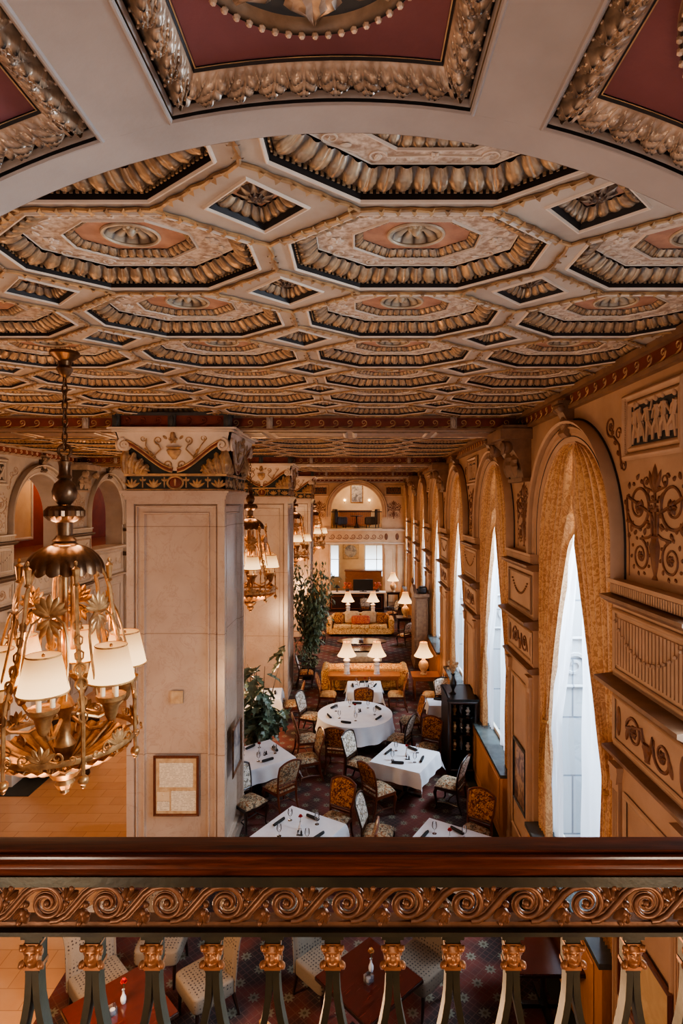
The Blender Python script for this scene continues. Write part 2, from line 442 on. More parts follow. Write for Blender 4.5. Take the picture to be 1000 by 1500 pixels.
# ================================================================== SETTING
def acan(s, t, P, taper=.3):
    """one lobed acanthus leaf per period with a bud between; t runs root to tip; returns (relief, cavity)"""
    p = (s/P) % 1.0-.5; q = abs(p)
    w = (.30+.13*sin(pi*min(1, t*1.1)))*(1+.10*cos(2*pi*t*3))
    if q < w:
        x = q/w; a = (1-x**2)**.5
        r = a*(.62+.5*math.exp(-((t-.74)/.22)**2))*(.74+.26*cos(2*pi*(t*4.5-x*1.1)))-.35*math.exp(-(q/.03)**2)*(1-t*.6)
        return max(0, r), .85*max(0, x-.72)/.28+.45*max(0, -cos(2*pi*(t*4.5-x*1.1)))*a
    e = (q-w)/(.5-w+1e-6)
    if t < .62: return .5*(max(0, 1-((1-e)/.75)**2))**.5*(max(0, 1-((t-.3)/.34)**2))**.5, max(0, .9*(1-e*1.6))
    return 0, .9
# ---- coffered ceilings
OCT = [(.32,-.48),(.70,-.17),(.70,.17),(.32,.48),(-.32,.48),(-.70,.17),(-.70,-.17),(-.32,-.48)]
OCT2 = [(.165,-.235),(.355,-.085),(.355,.085),(.165,.235),(-.165,.235),(-.355,.085),(-.355,-.085),(-.165,-.235)]
TILE = [(.585,-.55),(.82,-.315),(.82,.315),(.585,.55),(-.585,.55),(-.82,.315),(-.82,-.315),(-.585,-.55)]
DIA = [(0,-.235),(.235,0),(0,.235),(-.235,0)]
up = lambda x, y, h: (x, y, h)
def vine(mb, a, b, z=-.012):
    a = Vector(a); b = Vector(b); d = b-a; k = max(2, int(d.length/.075)); n = Vector((-d.y, d.x)).normalized()
    pts = [tuple(a.lerp(b, i/k)+n*.006*(-1)**i)+(z,) for i in range(k+1)]
    mb.tube([(p[0], p[1], p[2]) for p in pts], .011, 5)
    for i in range(1, k):
        q = a.lerp(b, i/k); e = d.normalized()
        for sg in (-1, 1):
            t = q+e*.034+n*sg*.03
            w = n*.012
            mb.add([(q.x, q.y, z-.004), (q.x+e.x*.02+n.x*sg*.022, q.y+e.y*.02+n.y*sg*.022, z-.022), (t.x, t.y, z-.006), (q.x+e.x*.03, q.y+e.y*.03, z-.016)], [(0,1,2,3)])
FZ = .092
def egg(s, t, P):
    """overlapping rounded leaves with a dark dart between; t runs root to tip"""
    p = abs((s/P) % 1.0-.5); w = .46*sin(pi*min(1, .22+.62*t)) if t < .9 else .46*sin(pi*.78)*(1-(t-.9)/.1)**.5
    if p < w:
        x = p/w; a = (1-x*x)**.5; g = max(0, cos(2*pi*(t*3.2-x*.55)))
        return a*(.55+.5*t)*(.82+.18*g)-.22*math.exp(-(p/.03)**2)*a, .75*max(0, x-.78)/.22+.30*(1-g)*a*x
    return 0, .85
def make_coffer(hi=True):
    mb = MB(); f = 1 if hi else .45
    mb.mi = 0   # pale border lip and ovolo
    ring(mb, OCT, -.022, .0, lambda s,t,e: -.012*sin(pi*t), up, 2, 3)
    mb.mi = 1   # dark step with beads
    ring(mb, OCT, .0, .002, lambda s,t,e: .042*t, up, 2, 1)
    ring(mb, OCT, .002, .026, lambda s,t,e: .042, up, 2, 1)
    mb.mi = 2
    if hi:
        for x, y, a in along(OCT, .03, .012):
            mb.box(x-.007, x+.007, y-.004, y+.004, .024, .044, a)
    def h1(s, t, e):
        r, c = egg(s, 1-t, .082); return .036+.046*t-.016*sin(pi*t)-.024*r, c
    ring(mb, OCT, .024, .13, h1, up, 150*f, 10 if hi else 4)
    mb.mi = 0
    ring(mb, OCT, .13, .136, lambda s,t,e: .088+.004*t, up, 2, 1)
    mb.mi = 3   # field between the octagons
    a, b = inset(OCT, .136), OCT2
    for i in range(8):
        j = (i+1) % 8
        mb.add([(*a[i], FZ), (*a[j], FZ), (*b[j], FZ), (*b[i], FZ)], [(0,1,2,3)])
    mb.mi = 0
    ring(mb, OCT2, -.012, .004, lambda s,t,e: FZ-.012*sin(pi*t), up, 2, 3)
    mb.mi = 2
    def h2(s, t, e):
        r, c = egg(s, 1-t, .05); return FZ+.003+.03*t-.006*sin(pi*t)-.013*r, c
    ring(mb, OCT2, .004, .052, h2, up, 150*f, 7 if hi else 3)
    mb.mi = 4
    fillhole(mb, inset(OCT2, .052), [[(.152*cos(2*pi*i/32), .13*sin(2*pi*i/32)) for i in range(32)]], lambda x, y: (x, y, FZ+.034))
    mb.mi = 5
    if hi:   # arabesques on the field
        o = MB()
        for sx in (-1, 1):
            for sy in (-1, 1):
                o.spiral(sx*.25, sy*.292, .045, 1.4, pi if sx > 0 else 0, sx*sy, .007, n=18, tail=[(sx*.02, 0, sy*.285)])
                o.spiral(sx*.445, sy*.165, .045, 1.4, pi/2*sy, -sx*sy, .007, n=18, tail=[(sx*.33, 0, sy*.26)])
                for q in range(3): o.leaf(sx*(.12+.06*q), sy*.285, pi/2*sy+.5*(q-1), .04, .03, .008)
                o.leaf(sx*.5, sy*.06, sy*pi/2, .06, .04, .01); o.leaf(sx*.36, sy*.21, 0 if sx > 0 else pi, .05, .03, .008)
            o.flower(sx*.46, 0, .05, 6, .012)
            o.flower(0, sx*.288, .03, 6, .01)
        mb.merge(o, Matrix(((1,0,0,0),(0,0,1,0),(0,1,0,FZ-.001),(0,0,0,1))))
    return mb
def make_rosette(r=.155, z=FZ+.034, k=12):
    """fluted shell bowl with a boss"""
    mb = MB()
    mb.grid(lambda u, v: (v*r*cos(2*pi*u), .86*v*r*sin(2*pi*u), z+.08*sqrt(max(0, 1-v*v))-.03*abs(sin(2*pi*u*k/2))**.7*sin(pi*v)**.7, .9*(1-abs(sin(2*pi*u*k/2)))**2), k*8, 9, cu=True)  # grooves darkened in the colour to give the flutes shade
    mb.tube([(r*1.02*cos(2*pi*i/40), .86*r*1.02*sin(2*pi*i/40), z-.004) for i in range(40)], .010, 6, closed=True)
    for i in range(7): mb.ball((.034*cos(2*pi*i/7), .03*sin(2*pi*i/7), z+.05), .02, 8, 6, (1,1,1.6))
    mb.ball((0, 0, z+.03), .03, 10, 6, (1,1,1.4))
    return mb
def make_diamond():
    mb = MB(); mb.mi = 0
    ring(mb, DIA, -.02, 0, lambda s,t,e: -.012*sin(pi*t), up, 2, 3)
    mb.mi = 1; ring(mb, DIA, 0, .012, lambda s,t,e: .03*t, up, 2, 1)
    mb.mi = 2; ring(mb, DIA, .012, .07, lambda s,t,e: (lambda r: (.03+.04*t-.012*sin(pi*t)-.016*r[0], r[1]))(egg(s, 1-t, .055)), up, 170, 8)
    mb.mi = 4; fillpoly(mb, inset(DIA, .07), .075, up)
    return mb
def make_blossom():
    mb = MB(); o = MB(); o.flower(0, 0, .095, 8, .035); o.flower(0, 0, .05, 8, .05)
    return mb.merge(o, Matrix(((1,0,0,0),(0,0,1,0),(0,1,0,.073),(0,0,0,1))))
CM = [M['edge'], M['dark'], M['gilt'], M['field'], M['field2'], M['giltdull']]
proto_c = proto_d = proto_c2 = None
def garland_tile():
    g = MB()
    for sx in (-1, 1):
        for sy in (-1, 1): vine(g, (sx*.82, sy*.17), (sx*.32, sy*.55))
    vine(g, (.82, -.17), (.82, .17)); vine(g, (-.32, .55), (.32, .55))
    return g
def ceiling_bay(y0, rows, sy, first):
    global proto_c, proto_d, proto_c2
    mb = MB()
    for k in range(-3, 4):
        for r in range(rows):
            cx, cy = 1.64*k, .55+1.1*r
            for i in range(8):
                j = (i+1) % 8
                mb.add([(cx+TILE[i][0], cy+TILE[i][1], 0), (cx+TILE[j][0], cy+TILE[j][1], 0), (cx+OCT[j][0], cy+OCT[j][1], 0), (cx+OCT[i][0], cy+OCT[i][1], 0)], [(0,1,2,3)])
    mb.mi = 1; mb.add([(-5.9,-.3,.32), (5.9,-.3,.32), (5.9,1.1*rows+.3,.32), (-5.9,1.1*rows+.3,.32)], [(0,1,2,3)])
    c = tag(mb.obj('ceiling', [M['rib'], M['frieze']], None, (XC, y0, ZC)), kind='structure'); c.scale = (1, sy, 1)
    if proto_c is None:
        pc = make_coffer().obj('octagonal_coffer', CM, c); make_rosette().obj('shell_rosette', M['shellwhite'], pc)
        garland_tile().obj('leaf_garland', M['giltdull'], pc)
        pd = make_diamond().obj('diamond_coffer', CM, c); make_blossom().obj('blossom', M['shellwhite'], pd)
        p2 = make_coffer(False).obj('octagonal_coffer', CM, c); cpart(pc.children[0], p2, (0,0,0))
        proto_c, proto_d, proto_c2 = pc, pd, p2
    used = [False, False]
    for k in range(-3, 4):
        for r in range(rows):
            src = proto_c if first else proto_c2
            if first and not used[0]: src.location = (1.64*k, .55+1.1*r, 0); used[0] = True
            elif not first and proto_c2.parent is not c and not proto_c2.get('placed'):
                proto_c2['placed'] = 1; proto_c2.parent = c; proto_c2.location = (1.64*k, .55+1.1*r, 0)
            else: cpart(src, c, (1.64*k, .55+1.1*r, 0))
            if k < 3 and r < rows-1:
                loc = (1.64*k+.82, 1.1*(r+1), 0)
                if first and not used[1]: proto_d.location = loc; used[1] = True
                else: cpart(proto_d, c, loc)
    return c
ceiling_bay(1.67, 7, 1.0, True)
ceiling_bay(10.55, 6, 7.0/6.6, False)
ceiling_bay(18.85, 6, 7.0/6.6, False)
ceiling_bay(27.15, 6, 6.3/6.6, False)
mb = MB(); mb.box(XL-3, XR+.6, -3.3, YE+.3, ZC+.45, ZC+.6); tag(mb.obj('ceiling_slab', M['rib']), kind='structure')
# ---- running wave ornament shared by beams and cornices (wall-local: out is -y)
def wave_band(mb, x0, x1, z0, h, y=0, P=.23, hi=True):
    n = max(1, int(round((x1-x0)/P))); P = (x1-x0)/n
    for i in range(n):
        cx = x0+(i+.55)*P; r = h*.36
        mb.spiral(cx, z0+h*.56, r, 1.25, -pi*.55, 1, h*.075, y, 14 if hi else 9, .2, [(x0+i*P-.25*P, 0, z0+h*.05), (cx-.55*r, 0, z0+h*.12)], 4)
def beam(y, n):
    mb = MB(); mb.box(-5.7, 5.7, .03, 1.15, -.2, .3)
    mb.mi = 1; mb.box(-5.7, 5.7, .012, .03, -.2, -.03)
    mb.mi = 2; mb.box(-5.72, 5.72, 0, 1.2, -.03, .01); mb.box(-5.72, 5.72, -.01, 1.19, -.23, -.195)
    b = tag(mb.obj('beam', [M['edge'], M['frieze'], M['walldark']], None, (XC, y, ZC)), kind='structure')
    for k in range(8):
        p = MB(); ring(p, [(-.66,-.4),(.66,-.4),(.66,.4),(-.66,.4)], 0, .08, lambda s,t,e: .0-.02*sin(pi*t), lambda x, y, h: (x, y, -.232+h), 2, 4)
        p.obj('soffit_panel', M['gilt'], b, (-4.9+1.4*k, .6, 0))
    w = MB(); wave_band(w, -5.7, 5.7, -.19, .155, .012, .235); w.obj('wave_scroll', M['giltdull'], b)
    for k in range(4):
        q = MB(); q.box(-.05, .05, -.03, .02, -.2, -.02); q.leaf(0, -.19, pi/2, .16, .09, .03, -.03); q.obj('leaf_clasp', M['lorn'], b, (-4.5+3.0*k, 0, 0))
for i, y in enumerate((9.42, 17.7, 26.0)): beam(y, i)
# ---- walls (wall-local: x along, out is -y, z up)
HW, ZS, ZI = 1.22, 5.56, 5.23
PITCH = 4.15
WIN = [3.17+PITCH*i for i in range(8)]         # window centres along the room
PIER_A = [9.40, 17.70, 26.00]; PIER_B = [5.25, 13.55, 21.85, 30.15]
def arch_loop(c, z0, hw=HW, zs=ZS, n=24):
    return [(c-hw, z0), (c-hw, zs)]+[(c-hw*cos(pi*i/n), zs+hw*sin(pi*i/n)) for i in range(1, n)]+[(c+hw, zs), (c+hw, z0)]
def wall_with_arches(x0, x1, cs, z0, depth, mats, loc, rz, name, hw=HW, zs=ZS, sill=True):
    mb = MB(); cs = sorted(cs); ed = [x0]+[(a+b)/2 for a, b in zip(cs, cs[1:])]+[x1]
    for c, a, b in zip(cs, ed, ed[1:]):
        lp = arch_loop(c, z0, hw, zs)
        for yy in (0, depth): fillhole(mb, [(a, 0), (b, 0), (b, ZC+.3), (a, ZC+.3)], [lp], lambda x, z: (x, yy, z))
        mb.mi = 1
        for p, q in zip(lp, lp[1:]+lp[:1]): mb.add([(p[0], 0, p[1]), (q[0], 0, q[1]), (q[0], depth, q[1]), (p[0], depth, p[1])], [(0,1,2,3)])
        mb.mi = 0
    return tag(mb.obj(name, mats, None, loc, rz), kind='structure')
def archivolt(hw=HW, zs=ZS, zi=ZI, W=.26, bead=True):
    mb = MB(); n = 30
    prof = [(0,.02),(0,-.02),(.05,-.045),(.09,-.045),(.10,-.06),(.15,-.06),(.165,-.085),(.18,-.085),(.185,-.05),(.205,-.05),(.215,-.05),(.22,-.13),(.25,-.15),(W,-.13),(W,.01)]
    path = [('l', zi+(zs-zi)*i/3) for i in range(3)]+[('a', pi*(1-i/n)) for i in range(n+1)]+[('r', zs-(zs-zi)*i/3) for i in range(1, 4)]
    m = len(path)-1; k = len(prof)-1
    def fn(u, v):
        t, a = path[int(round(u*m))]; d, y = prof[int(round(v*k))]; r = hw+d
        if t == 'l': return (-r, y, a)
        if t == 'r': return (r, y, a)
        return (r*cos(a), y, zs+r*sin(a))
    mb.grid(fn, m, k)
    mb.mi = 1
    if bead:
        for i in range(64):
            a = pi*(i+.5)/64; r = hw+.195
            mb.ball((r*cos(a), -.062, zs+r*sin(a)), .016, 6, 4)
    mb.mi = 2
    for dr, rr, yy in ((.212, .011, -.056), (W+.012, .012, -.006), (.062, .007, -.045)):  # dark tubes imitate the shadowed groove and shadow line round the arch
        r = hw+dr; mb.tube([(-r, yy, zi)]+[(-r*cos(pi*i/36), yy, zs+r*sin(pi*i/36)) for i in range(37)]+[(r, yy, zi)], rr, 5)
    return mb
def console(h=.42, w=.2, p=.2):
    mb = MB()
    prof = [(0, 0), (-p*.45, 0), (-p*.7, h*.12), (-p*.55, h*.3), (-p*.45, h*.5), (-p*.7, h*.72), (-p, h*.86), (-p*.98, h*.96), (-p*.6, h), (0, h)]
    mb.prism(prof, -w/2, w/2, 'x')
    for sx in (-1, 1):
        mb.ball((sx*w*.42, -p*.78, h*.86), .055, 8, 6, (.5,1,1)); mb.ball((sx*w*.42, -p*.42, h*.1), .04, 8, 6, (.5,1,1))
    mb.leaf(0, h*.15, pi/2, h*.6, w*.8, .06, -p*.45)
    mb.box(-w*.62, w*.62, -p*1.08, 0, h, h+.035)
    return mb
def framed(mb, x0, x1, z0, z1, w=.06, d=.04, y=0, hf=None, na=2, nc=6):
    hf = hf or (lambda s,t,e: d*(sin(pi*t)*.6+.4))
    ring(mb, [(x0,z0),(x1,z0),(x1,z1),(x0,z1)], 0, w, hf, lambda x, z, h: (x, y-h, z), na, nc)
def relief_panel():
    """framed relief of classical dancing figures"""
    mb = MB(); w, z0, z1 = .56, 6.42, 7.08
    mb.mi = 1; mb.box(-w+.1, w-.1, -.01, .03, z0+.1, z1-.1)
    mb.mi = 0; framed(mb, -w, w, z0, z1, .075, .07); framed(mb, -w+.08, w-.08, z0+.08, z1-.08, .06, .045)
    for i in range(26): mb.ball((-w+.088, -.06, z0+.04+i*.0234), .009, 5, 4)
    mb.mi = 2; rr = random.Random(3)
    for i in range(6):
        x = -.33+.132*i; b = z0+.145+rr.uniform(0, .02); ln = rr.uniform(-.07, .07); t = rr.choice((-1, 1)); y = -.025
        hip = (x+ln*.4, y, b+.19); sh = (x+ln, y, b+.31)
        mb.tube([(x-.05*t, y, b), (x-.035*t, y, b+.1), hip], [.014,.02,.03], 6, flat=.8)
        mb.tube([(x+.06*t, y, b+.01), (x+.06*t, y, b+.11), hip], [.014,.02,.03], 6, flat=.8)
        mb.tube([hip, ((hip[0]+sh[0])/2, y, b+.25), sh], [.036,.03,.04], 7, flat=.8)
        mb.ball((sh[0]+.01*t, y-.01, b+.372), .026, 8, 6, (.9,.8,1.15))
        mb.tube([sh, (sh[0]+.07*t, y, b+.27+.03*rr.random()), (sh[0]+.10*t, y, b+rr.choice((.2,.34,.40)))], [.018,.014,.01], 6)
        mb.tube([sh, (sh[0]-.06*t, y, b+.25), (sh[0]-.09*t, y, b+.21)], [.018,.014,.01], 6)
        mb.grid(lambda u, v: (hip[0]+(v-.5)*(.09+.05*u)+.02*t*u, y+.006-.012*sin(v*16), hip[2]-.13*u), 4, 8)
    return mb
def arabesque(full=True):
    """pair of large scrolls over a vase with small scrolls, in the spandrel of the pier"""
    mb = MB(); s = 1 if full else .72
    for d in (-1, 1):
        mb.spiral(d*.30*s, 5.98, .25*s, 1.7, pi/2-d*1.2, -d, .02, 0, 40, .25, [(d*.03, 0, 5.55), (d*.06, 0, 5.9)])
        mb.flower(d*.29*s, 5.96, .075*s, 6, .035)
        for q in range(18):
            a = q*.35; k = 1 if q % 2 else -1; mb.leaf(d*.30*s+.25*s*cos(a), 5.98+.25*s*sin(a), a+(.9*d if k > 0 else pi-.7*d), .075 if k > 0 else .055, .045, .02)
        mb.spiral(d*.27*s, 5.50, .16*s, 1.6, pi/2, d, .016, 0, 30, .25, [(d*.03, 0, 5.72), (d*.12*s, 0, 5.68)])
        mb.flower(d*.27*s, 5.50, .05, 6, .025)
        for q in range(10):
            a = q*.63; mb.leaf(d*.27*s+.16*s*cos(a), 5.50+.16*s*sin(a), a+.8, .05, .035, .015)
        mb.tube([(d*.5*s, 0, 5.28), (d*.5*s, 0, 5.6), (d*.56*s, 0, 5.95)], .008, 5); mb.leaf(d*.09, 6.0, pi/2-d*.5, .12, .05, .02); mb.leaf(d*.46*s, 5.72, pi/2+d*.4, .12, .06, .02); mb.flower(d*.5*s, 5.68, .035, 5, .015)
        mb.spiral(d*.16*s, 6.2, .06, 1.2, -pi/2, d, .012, 0, 14, .3, [(0, 0, 6.1)])
        mb.leaf(d*.02, 6.1, pi/2-d*.4, .22, .06, .025)
        mb.leaf(d*.07, 5.88, pi/2-d*.9, .1, .05, .02); mb.leaf(d*.07, 5.8, pi/2-d*1.9, .1, .05, .02)
        if full:   # corner scrolls rising beside the arch
            mb.spiral(d*.92, 6.82, .11, 1.4, -pi/2, d, .015, 0, 22, .25, [(d*.66, 0, 6.35), (d*.72, 0, 6.6), (d*.85, 0, 6.7)])
            mb.spiral(d*.74, 6.72, .07, 1.3, 0, -d, .012, 0, 18, .25)
            mb.spiral(d*.62, 6.38, .06, 1.3, pi/2, d, .012, 0, 16, .25)
            for q in range(4): mb.leaf(d*(.66+.06*q), 6.36+.13*q, pi/2-d*.2+q*.5, .08, .05, .02)
            mb.flower(d*.92, 6.82, .04, 6, .02)
    mb.tube([(0, 0, 5.5), (0, 0, 6.28)], .018, 6)
    mb.leaf(0, 6.1, pi/2, .26, .09, .03)
    mb.tube([(0,0,5.3),(0,0,5.34),(0,0,5.42),(0,0,5.6),(0,0,5.68),(0,0,5.7)], [.05,.025,.05,.085,.05,.08], 8, flat=.5)
    mb.mi = 0
    for zz in (6.0, 5.92): mb.box(-.06, .06, -.02, 0, zz, zz+.025)
    return mb
def pier_low(kind, w=.72):
    """ledge blocks, panels and dado below the arch springing"""
    P = {}
    mb = MB()
    mb.box(-w, w, -.07, 0, .0, 5.1)
    mb.box(-w-.03, w+.03, -.13, 0, 5.19, ZI); mb.box(-w, w, -.09, 0, 5.08, 5.19)
    P['pedestal'] = (mb, 'wall')
    mb = MB()
    for i in range(34): mb.box(-w+.03+i*.0415, -w+.055+i*.0415, -.115, -.08, 5.09, 5.18)
    P['fluted_band'] = (mb, 'wall')
    mb = MB(); mb.prism([(0,4.97),(-.1,4.97),(-.19,5.03),(-.19,5.06),(0,5.08)], -w-.05, w+.05, 'x'); P['upper_ledge'] = (mb, 'walldark')
    mb = MB(); mb.prism([(0,4.09),(-.12,4.09),(-.15,4.13),(-.24,4.17),(-.24,4.21),(0,4.24)], -w-.07, w+.07, 'x'); P['lower_ledge'] = (mb, 'walldark')
    mb = MB(); mb.prism([(0,3.42),(-.11,3.42),(-.17,3.47),(-.17,3.5),(0,3.52)], -w-.04, w+.04, 'x'); P['dado_ledge'] = (mb, 'walldark')
    mb = MB()
    if kind == 'B':
        framed(mb, -w+.03, w-.03, 4.27, 4.93, .05, .03, -.07)
        for i in range(21):
            x = -w+.11+i*.0615; mb.tube([(x, -.07, 4.36), (x, -.07, 4.84)], .021, 6)
        for i in range(15):
            t = i/14; mb.ball((-w+.12+t*(2*w-.24), -.105, 4.80-.26*(1-(2*t-1)**2)), .02, 6, 4)
    else:
        framed(mb, -w+.06, w-.06, 4.3, 4.9, .05, .03, -.07)
        for i in range(17):
            t = i/16; mb.ball((-.42+t*.84, -.08, 4.74-.2*(1-(2*t-1)**2)), .018, 6, 4)
    P['fluted_panel' if kind == 'B' else 'garland_panel'] = (mb, 'wall' if kind == 'B' else 'walldark')
    mb = MB(); framed(mb, -w+.03, w-.03, 3.56, 4.05, .045, .03, -.07)
    mb.mi = 1
    for d in (-1, 1):
        mb.spiral(d*.26, 3.80, .15, 1.5, pi, d, .02, -.07, 26, .25, [(d*.02, -.07, 3.66), (d*.1, -.07, 3.9)])
        mb.flower(d*.26, 3.80, .06, 6, .03, -.07)
        mb.ball((d*.58, -.075, 3.8), .07, 10, 6, (.65,.2,2.2))
        mb.leaf(d*.42, 3.68, pi/2+d*.4, .18, .07, .02, -.07); mb.leaf(d*.05, 3.75, pi/2-d*.5, .16, .07, .02, -.07)
    mb.tube([(0,-.07,3.64),(0,-.07,3.68),(0,-.07,3.76),(0,-.07,3.8)], [.05,.03,.08,.07], 8, flat=.5)
    P['scroll_panel'] = (mb, ('wall', 'wallorn'))
    mb = MB()
    for a, b in ((-w+.26, w-.26),):
        framed(mb, a, b, .55, 3.15, .07, .035, -.07)
    mb.box(-w, w, -.11, -.07, 0, .28)
    P['dado_panel'] = (mb, 'wall')
    mb = MB()
    for d in (-1, 1):
        x = d*(w-.14); mb.box(x-.07, x+.07, -.11, -.07, .28, 3.2); mb.box(x-.1, x+.1, -.14, -.07, 3.32, 3.36)
        mb.prism([(x-.06, 3.18), (x+.06, 3.18), (x+.09, 3.32), (x-.09, 3.32)], -.13, -.07, 'y')
        for q in (-.035, 0, .035): mb.box(x+q-.006, x+q+.006, -.118, -.1, .35, 3.1)
    P['pilaster'] = (mb, 'wall')
    return P
def bracket():
    """big console capital that carries the beam"""
    mb = MB(); w = .38
    mb.prism([(0,6.38),(-.12,6.38),(-.14,6.5),(-.2,6.7),(-.3,6.86),(-.42,6.96),(-.42,7.0),(0,7.0)], -w, w, 'x')
    mb.box(-w-.08, w+.08, -.5, 0, 7.0, 7.16); mb.box(-w-.04, w+.04, -.46, 0, 7.16, 7.22); mb.box(-w-.03, w+.03, -.16, 0, 6.34, 6.4)
    for d in (-1, 1):
        mb.spiral(d*(w-.06), 6.88, .1, 1.4, -pi/2, d, .03, -.44, 18, .3); mb.ball((d*(w-.04), -.38, 6.88), .11, 10, 8, (.7,1,1))
        mb.leaf(d*.24, 6.42, pi/2, .42, .2, .1, -.2, 8, 6, 1)
    mb.leaf(0, 6.42, pi/2, .5, .22, .12, -.22, 8, 6, 1)
    return mb
_mesh_cache = {}
def put(key, builder, name, mats, parent, x, rz=0):
    """one part of a wall at position x, mesh shared between repeats"""
    if key not in _mesh_cache:
        o = builder().obj(name, mats, parent, (x,0,0)); _mesh_cache[key] = o; return o
    o = _mesh_cache[key].copy(); C.objects.link(o); o.parent = parent; o.location = (x,0,0); return o
def cornice(parent, x0, x1, mats, P=.24):
    w0, fz, orn, led = mats
    mb = MB(); mb.box(x0, x1, -.05, 0, 7.2, ZC+.02)
    mb.mi = 1; mb.box(x0, x1, -.056, -.05, 7.22, ZC-.06)
    mb.mi = 2; mb.box(x0, x1, -.13, 0, ZC-.06, ZC+.01); mb.box(x0, x1, -.08, 0, 7.18, 7.225)
    mb.obj('cornice', [M[w0], M[fz], M[led]], parent)
    w = MB(); wave_band(w, x0, x1, 7.225, .15, -.056, P, False); w.obj('wave_frieze', M[orn], parent)
def dress_wall(parent, f, As, Bs, wins, tone, front=0, back=YE):
    wl, orn, led = tone; T = wl
    for Y in wins:
        put('archivolt'+T, archivolt, 'archivolt', [M[wl], M[led], M['dark' if T == 'wall' else 'lorn']], parent, f(Y))
        put('console'+T, lambda: MB().merge(console(), Matrix.Translation((0,0,ZS+HW+.05))), 'keystone', M[led], parent, f(Y))
    for kind, ys in (('A', As), ('B', Bs)):
        for Y in ys:
            if kind == 'B':
                put('relief'+T, relief_panel, 'relief_panel', [M[wl], M['slate'], M[wl]], parent, f(Y))
            else: put('bracket'+T, bracket, 'bracket', M[orn if T != 'wall' else 'walldark'], parent, f(Y))
            put('arab'+kind+T, lambda: arabesque(kind == 'B'), 'scroll_ornament', [M[orn]], parent, f(Y))
            for nm, (mb, mt) in pier_low(kind).items():
                mk = lambda x: M[{'wall': wl, 'walldark': led, 'wallorn': orn}[x]]
                key = nm+kind+T
                put(key, lambda: mb, nm, [mk(x) for x in mt] if isinstance(mt, tuple) else mk(mt), parent, f(Y))
wall_r = wall_with_arches(-YE-.2, -YF+.1, [-y for y in WIN], 1.2, .2, [M['wall'], M['wall']], (XR,0,0), -pi/2, 'wall_right')
dress_wall(wall_r, lambda Y: -Y, PIER_A, PIER_B, WIN[1:], ('wall', 'wallorn', 'walldark'))
cornice(wall_r, -YE, -YF, ('wall', 'frieze', 'giltdull', 'walldark'))
LW = [WIN[0]+PITCH*i for i in range(8)]
wall_l = wall_with_arches(YF-.1, YE+.2, LW, 4.5, .6, [M['lwall'], M['lwall']], (XL,0,0), pi/2, 'wall_left')
dress_wall(wall_l, lambda Y: Y, PIER_A, PIER_B, LW, ('lwall', 'lorn', 'lorn'))
cornice(wall_l, YF, YE, ('lwall', 'frieze', 'edge', 'lorn'))
mb = MB()
for Y in LW:   # apron panels below each gallery opening
    mb.prism([(0,4.38),(-.1,4.38),(-.16,4.44),(-.16,4.5),(0,4.52)], Y-1.33, Y+1.33, 'x')
    mb.prism([(0,3.42),(-.1,3.42),(-.15,3.47),(-.15,3.5),(0,3.52)], Y-1.33, Y+1.33, 'x')
    framed(mb, Y-1.2, Y+1.2, 3.6, 4.3, .06, .03)
    for d in (-1, 0, 1):
        mb.flower(Y+d*.7, 3.95, .13, 8, .03)
        mb.spiral(Y+d*.7+.33, 3.95, .14, 1.4, pi, 1, .02, 0, 20)
    framed(mb, Y-1.1, Y+1.1, .5, 3.2, .08, .03)
mb.obj('apron_panels', M['lwall'], wall_l)
# gallery behind the left wall
mb = MB(); mb.box(XL-3.2, XL-3.0, YF, YE, 4.3, ZC+.4); tag(mb.obj('wall_gallery', M['redlamp']), kind='structure')
mb = MB(); mb.box(XL-3.1, XL-.6, YF, YE, 4.3, 4.48); mb.box(XL-3.1, XL-.6, YF, YE, ZC+.2, ZC+.4); tag(mb.obj('floor', M['deskwood']), kind='structure')
for i, Y in enumerate((13.3, 15.5, 17.8, 19.9, 22.0)):
    mb = MB(); framed(mb, -.62, .62, 4.7, 6.9, .12, .05); mb.mi = 1; mb.add([(-.55,-.01,4.76),(.55,-.01,4.76),(.55,-.01,6.84),(-.55,-.01,6.84)], [(0,1,2,3)])
    o = mb.obj('gallery_doorway', [M['white'], M['warmwall']], None, (XL-2.99, Y, 0), pi/2); tag(o, kind='structure'); o.name = 'door_%d' % (i+1)
    o.rotation_euler = (0, 0, pi/2)
# end wall
EX = -.12
mb = MB()
h1 = arch_loop(EX, 4.5, 1.48, 5.58); h2 = [(EX-1.5, 0.02), (EX-1.5, 3.62), (EX+1.5, 3.62), (EX+1.5, 0.02)]
for yy in (0, .35):
    fillhole(mb, [(XL,0), (XR,0), (XR,ZC+.3), (XL,ZC+.3)], [h1, h2], lambda x, z: (x, yy, z))
for lp in (h1, h2):
    for p, q in zip(lp, lp[1:]+lp[:1]): mb.add([(p[0],0,p[1]),(q[0],0,q[1]),(q[0],.35,q[1]),(p[0],.35,p[1])], [(0,1,2,3)])
wall_e = tag(mb.obj('wall_back', M['ewall'], None, (0,YE,0)), kind='structure')
archivolt(1.48, 5.58, 5.2, .3).obj('archivolt', [M['ewall'], M['wallorn'], M['wallorn']], wall_e, (EX,0,0))
cornice(wall_e, XL, XR, ('ewall', 'frieze', 'edge', 'lorn'))
mb = MB(); mb.prism([(0,4.38),(-.1,4.38),(-.2,4.44),(-.2,4.5),(0,4.52)], XL, XR, 'x'); mb.prism([(0,3.62),(-.05,3.62),(-.1,3.68),(-.1,3.72),(0,3.74)], XL, XR, 'x'); mb.obj('string_course', M['edge'], wall_e)
mb = MB()
for i in range(8):
    x = EX-1.4+.4*i; mb.spiral(x, 4.06, .14, 1.3, -pi/2, 1, .025, 0, 16, .2, [(x-.2, 0, 3.98)])
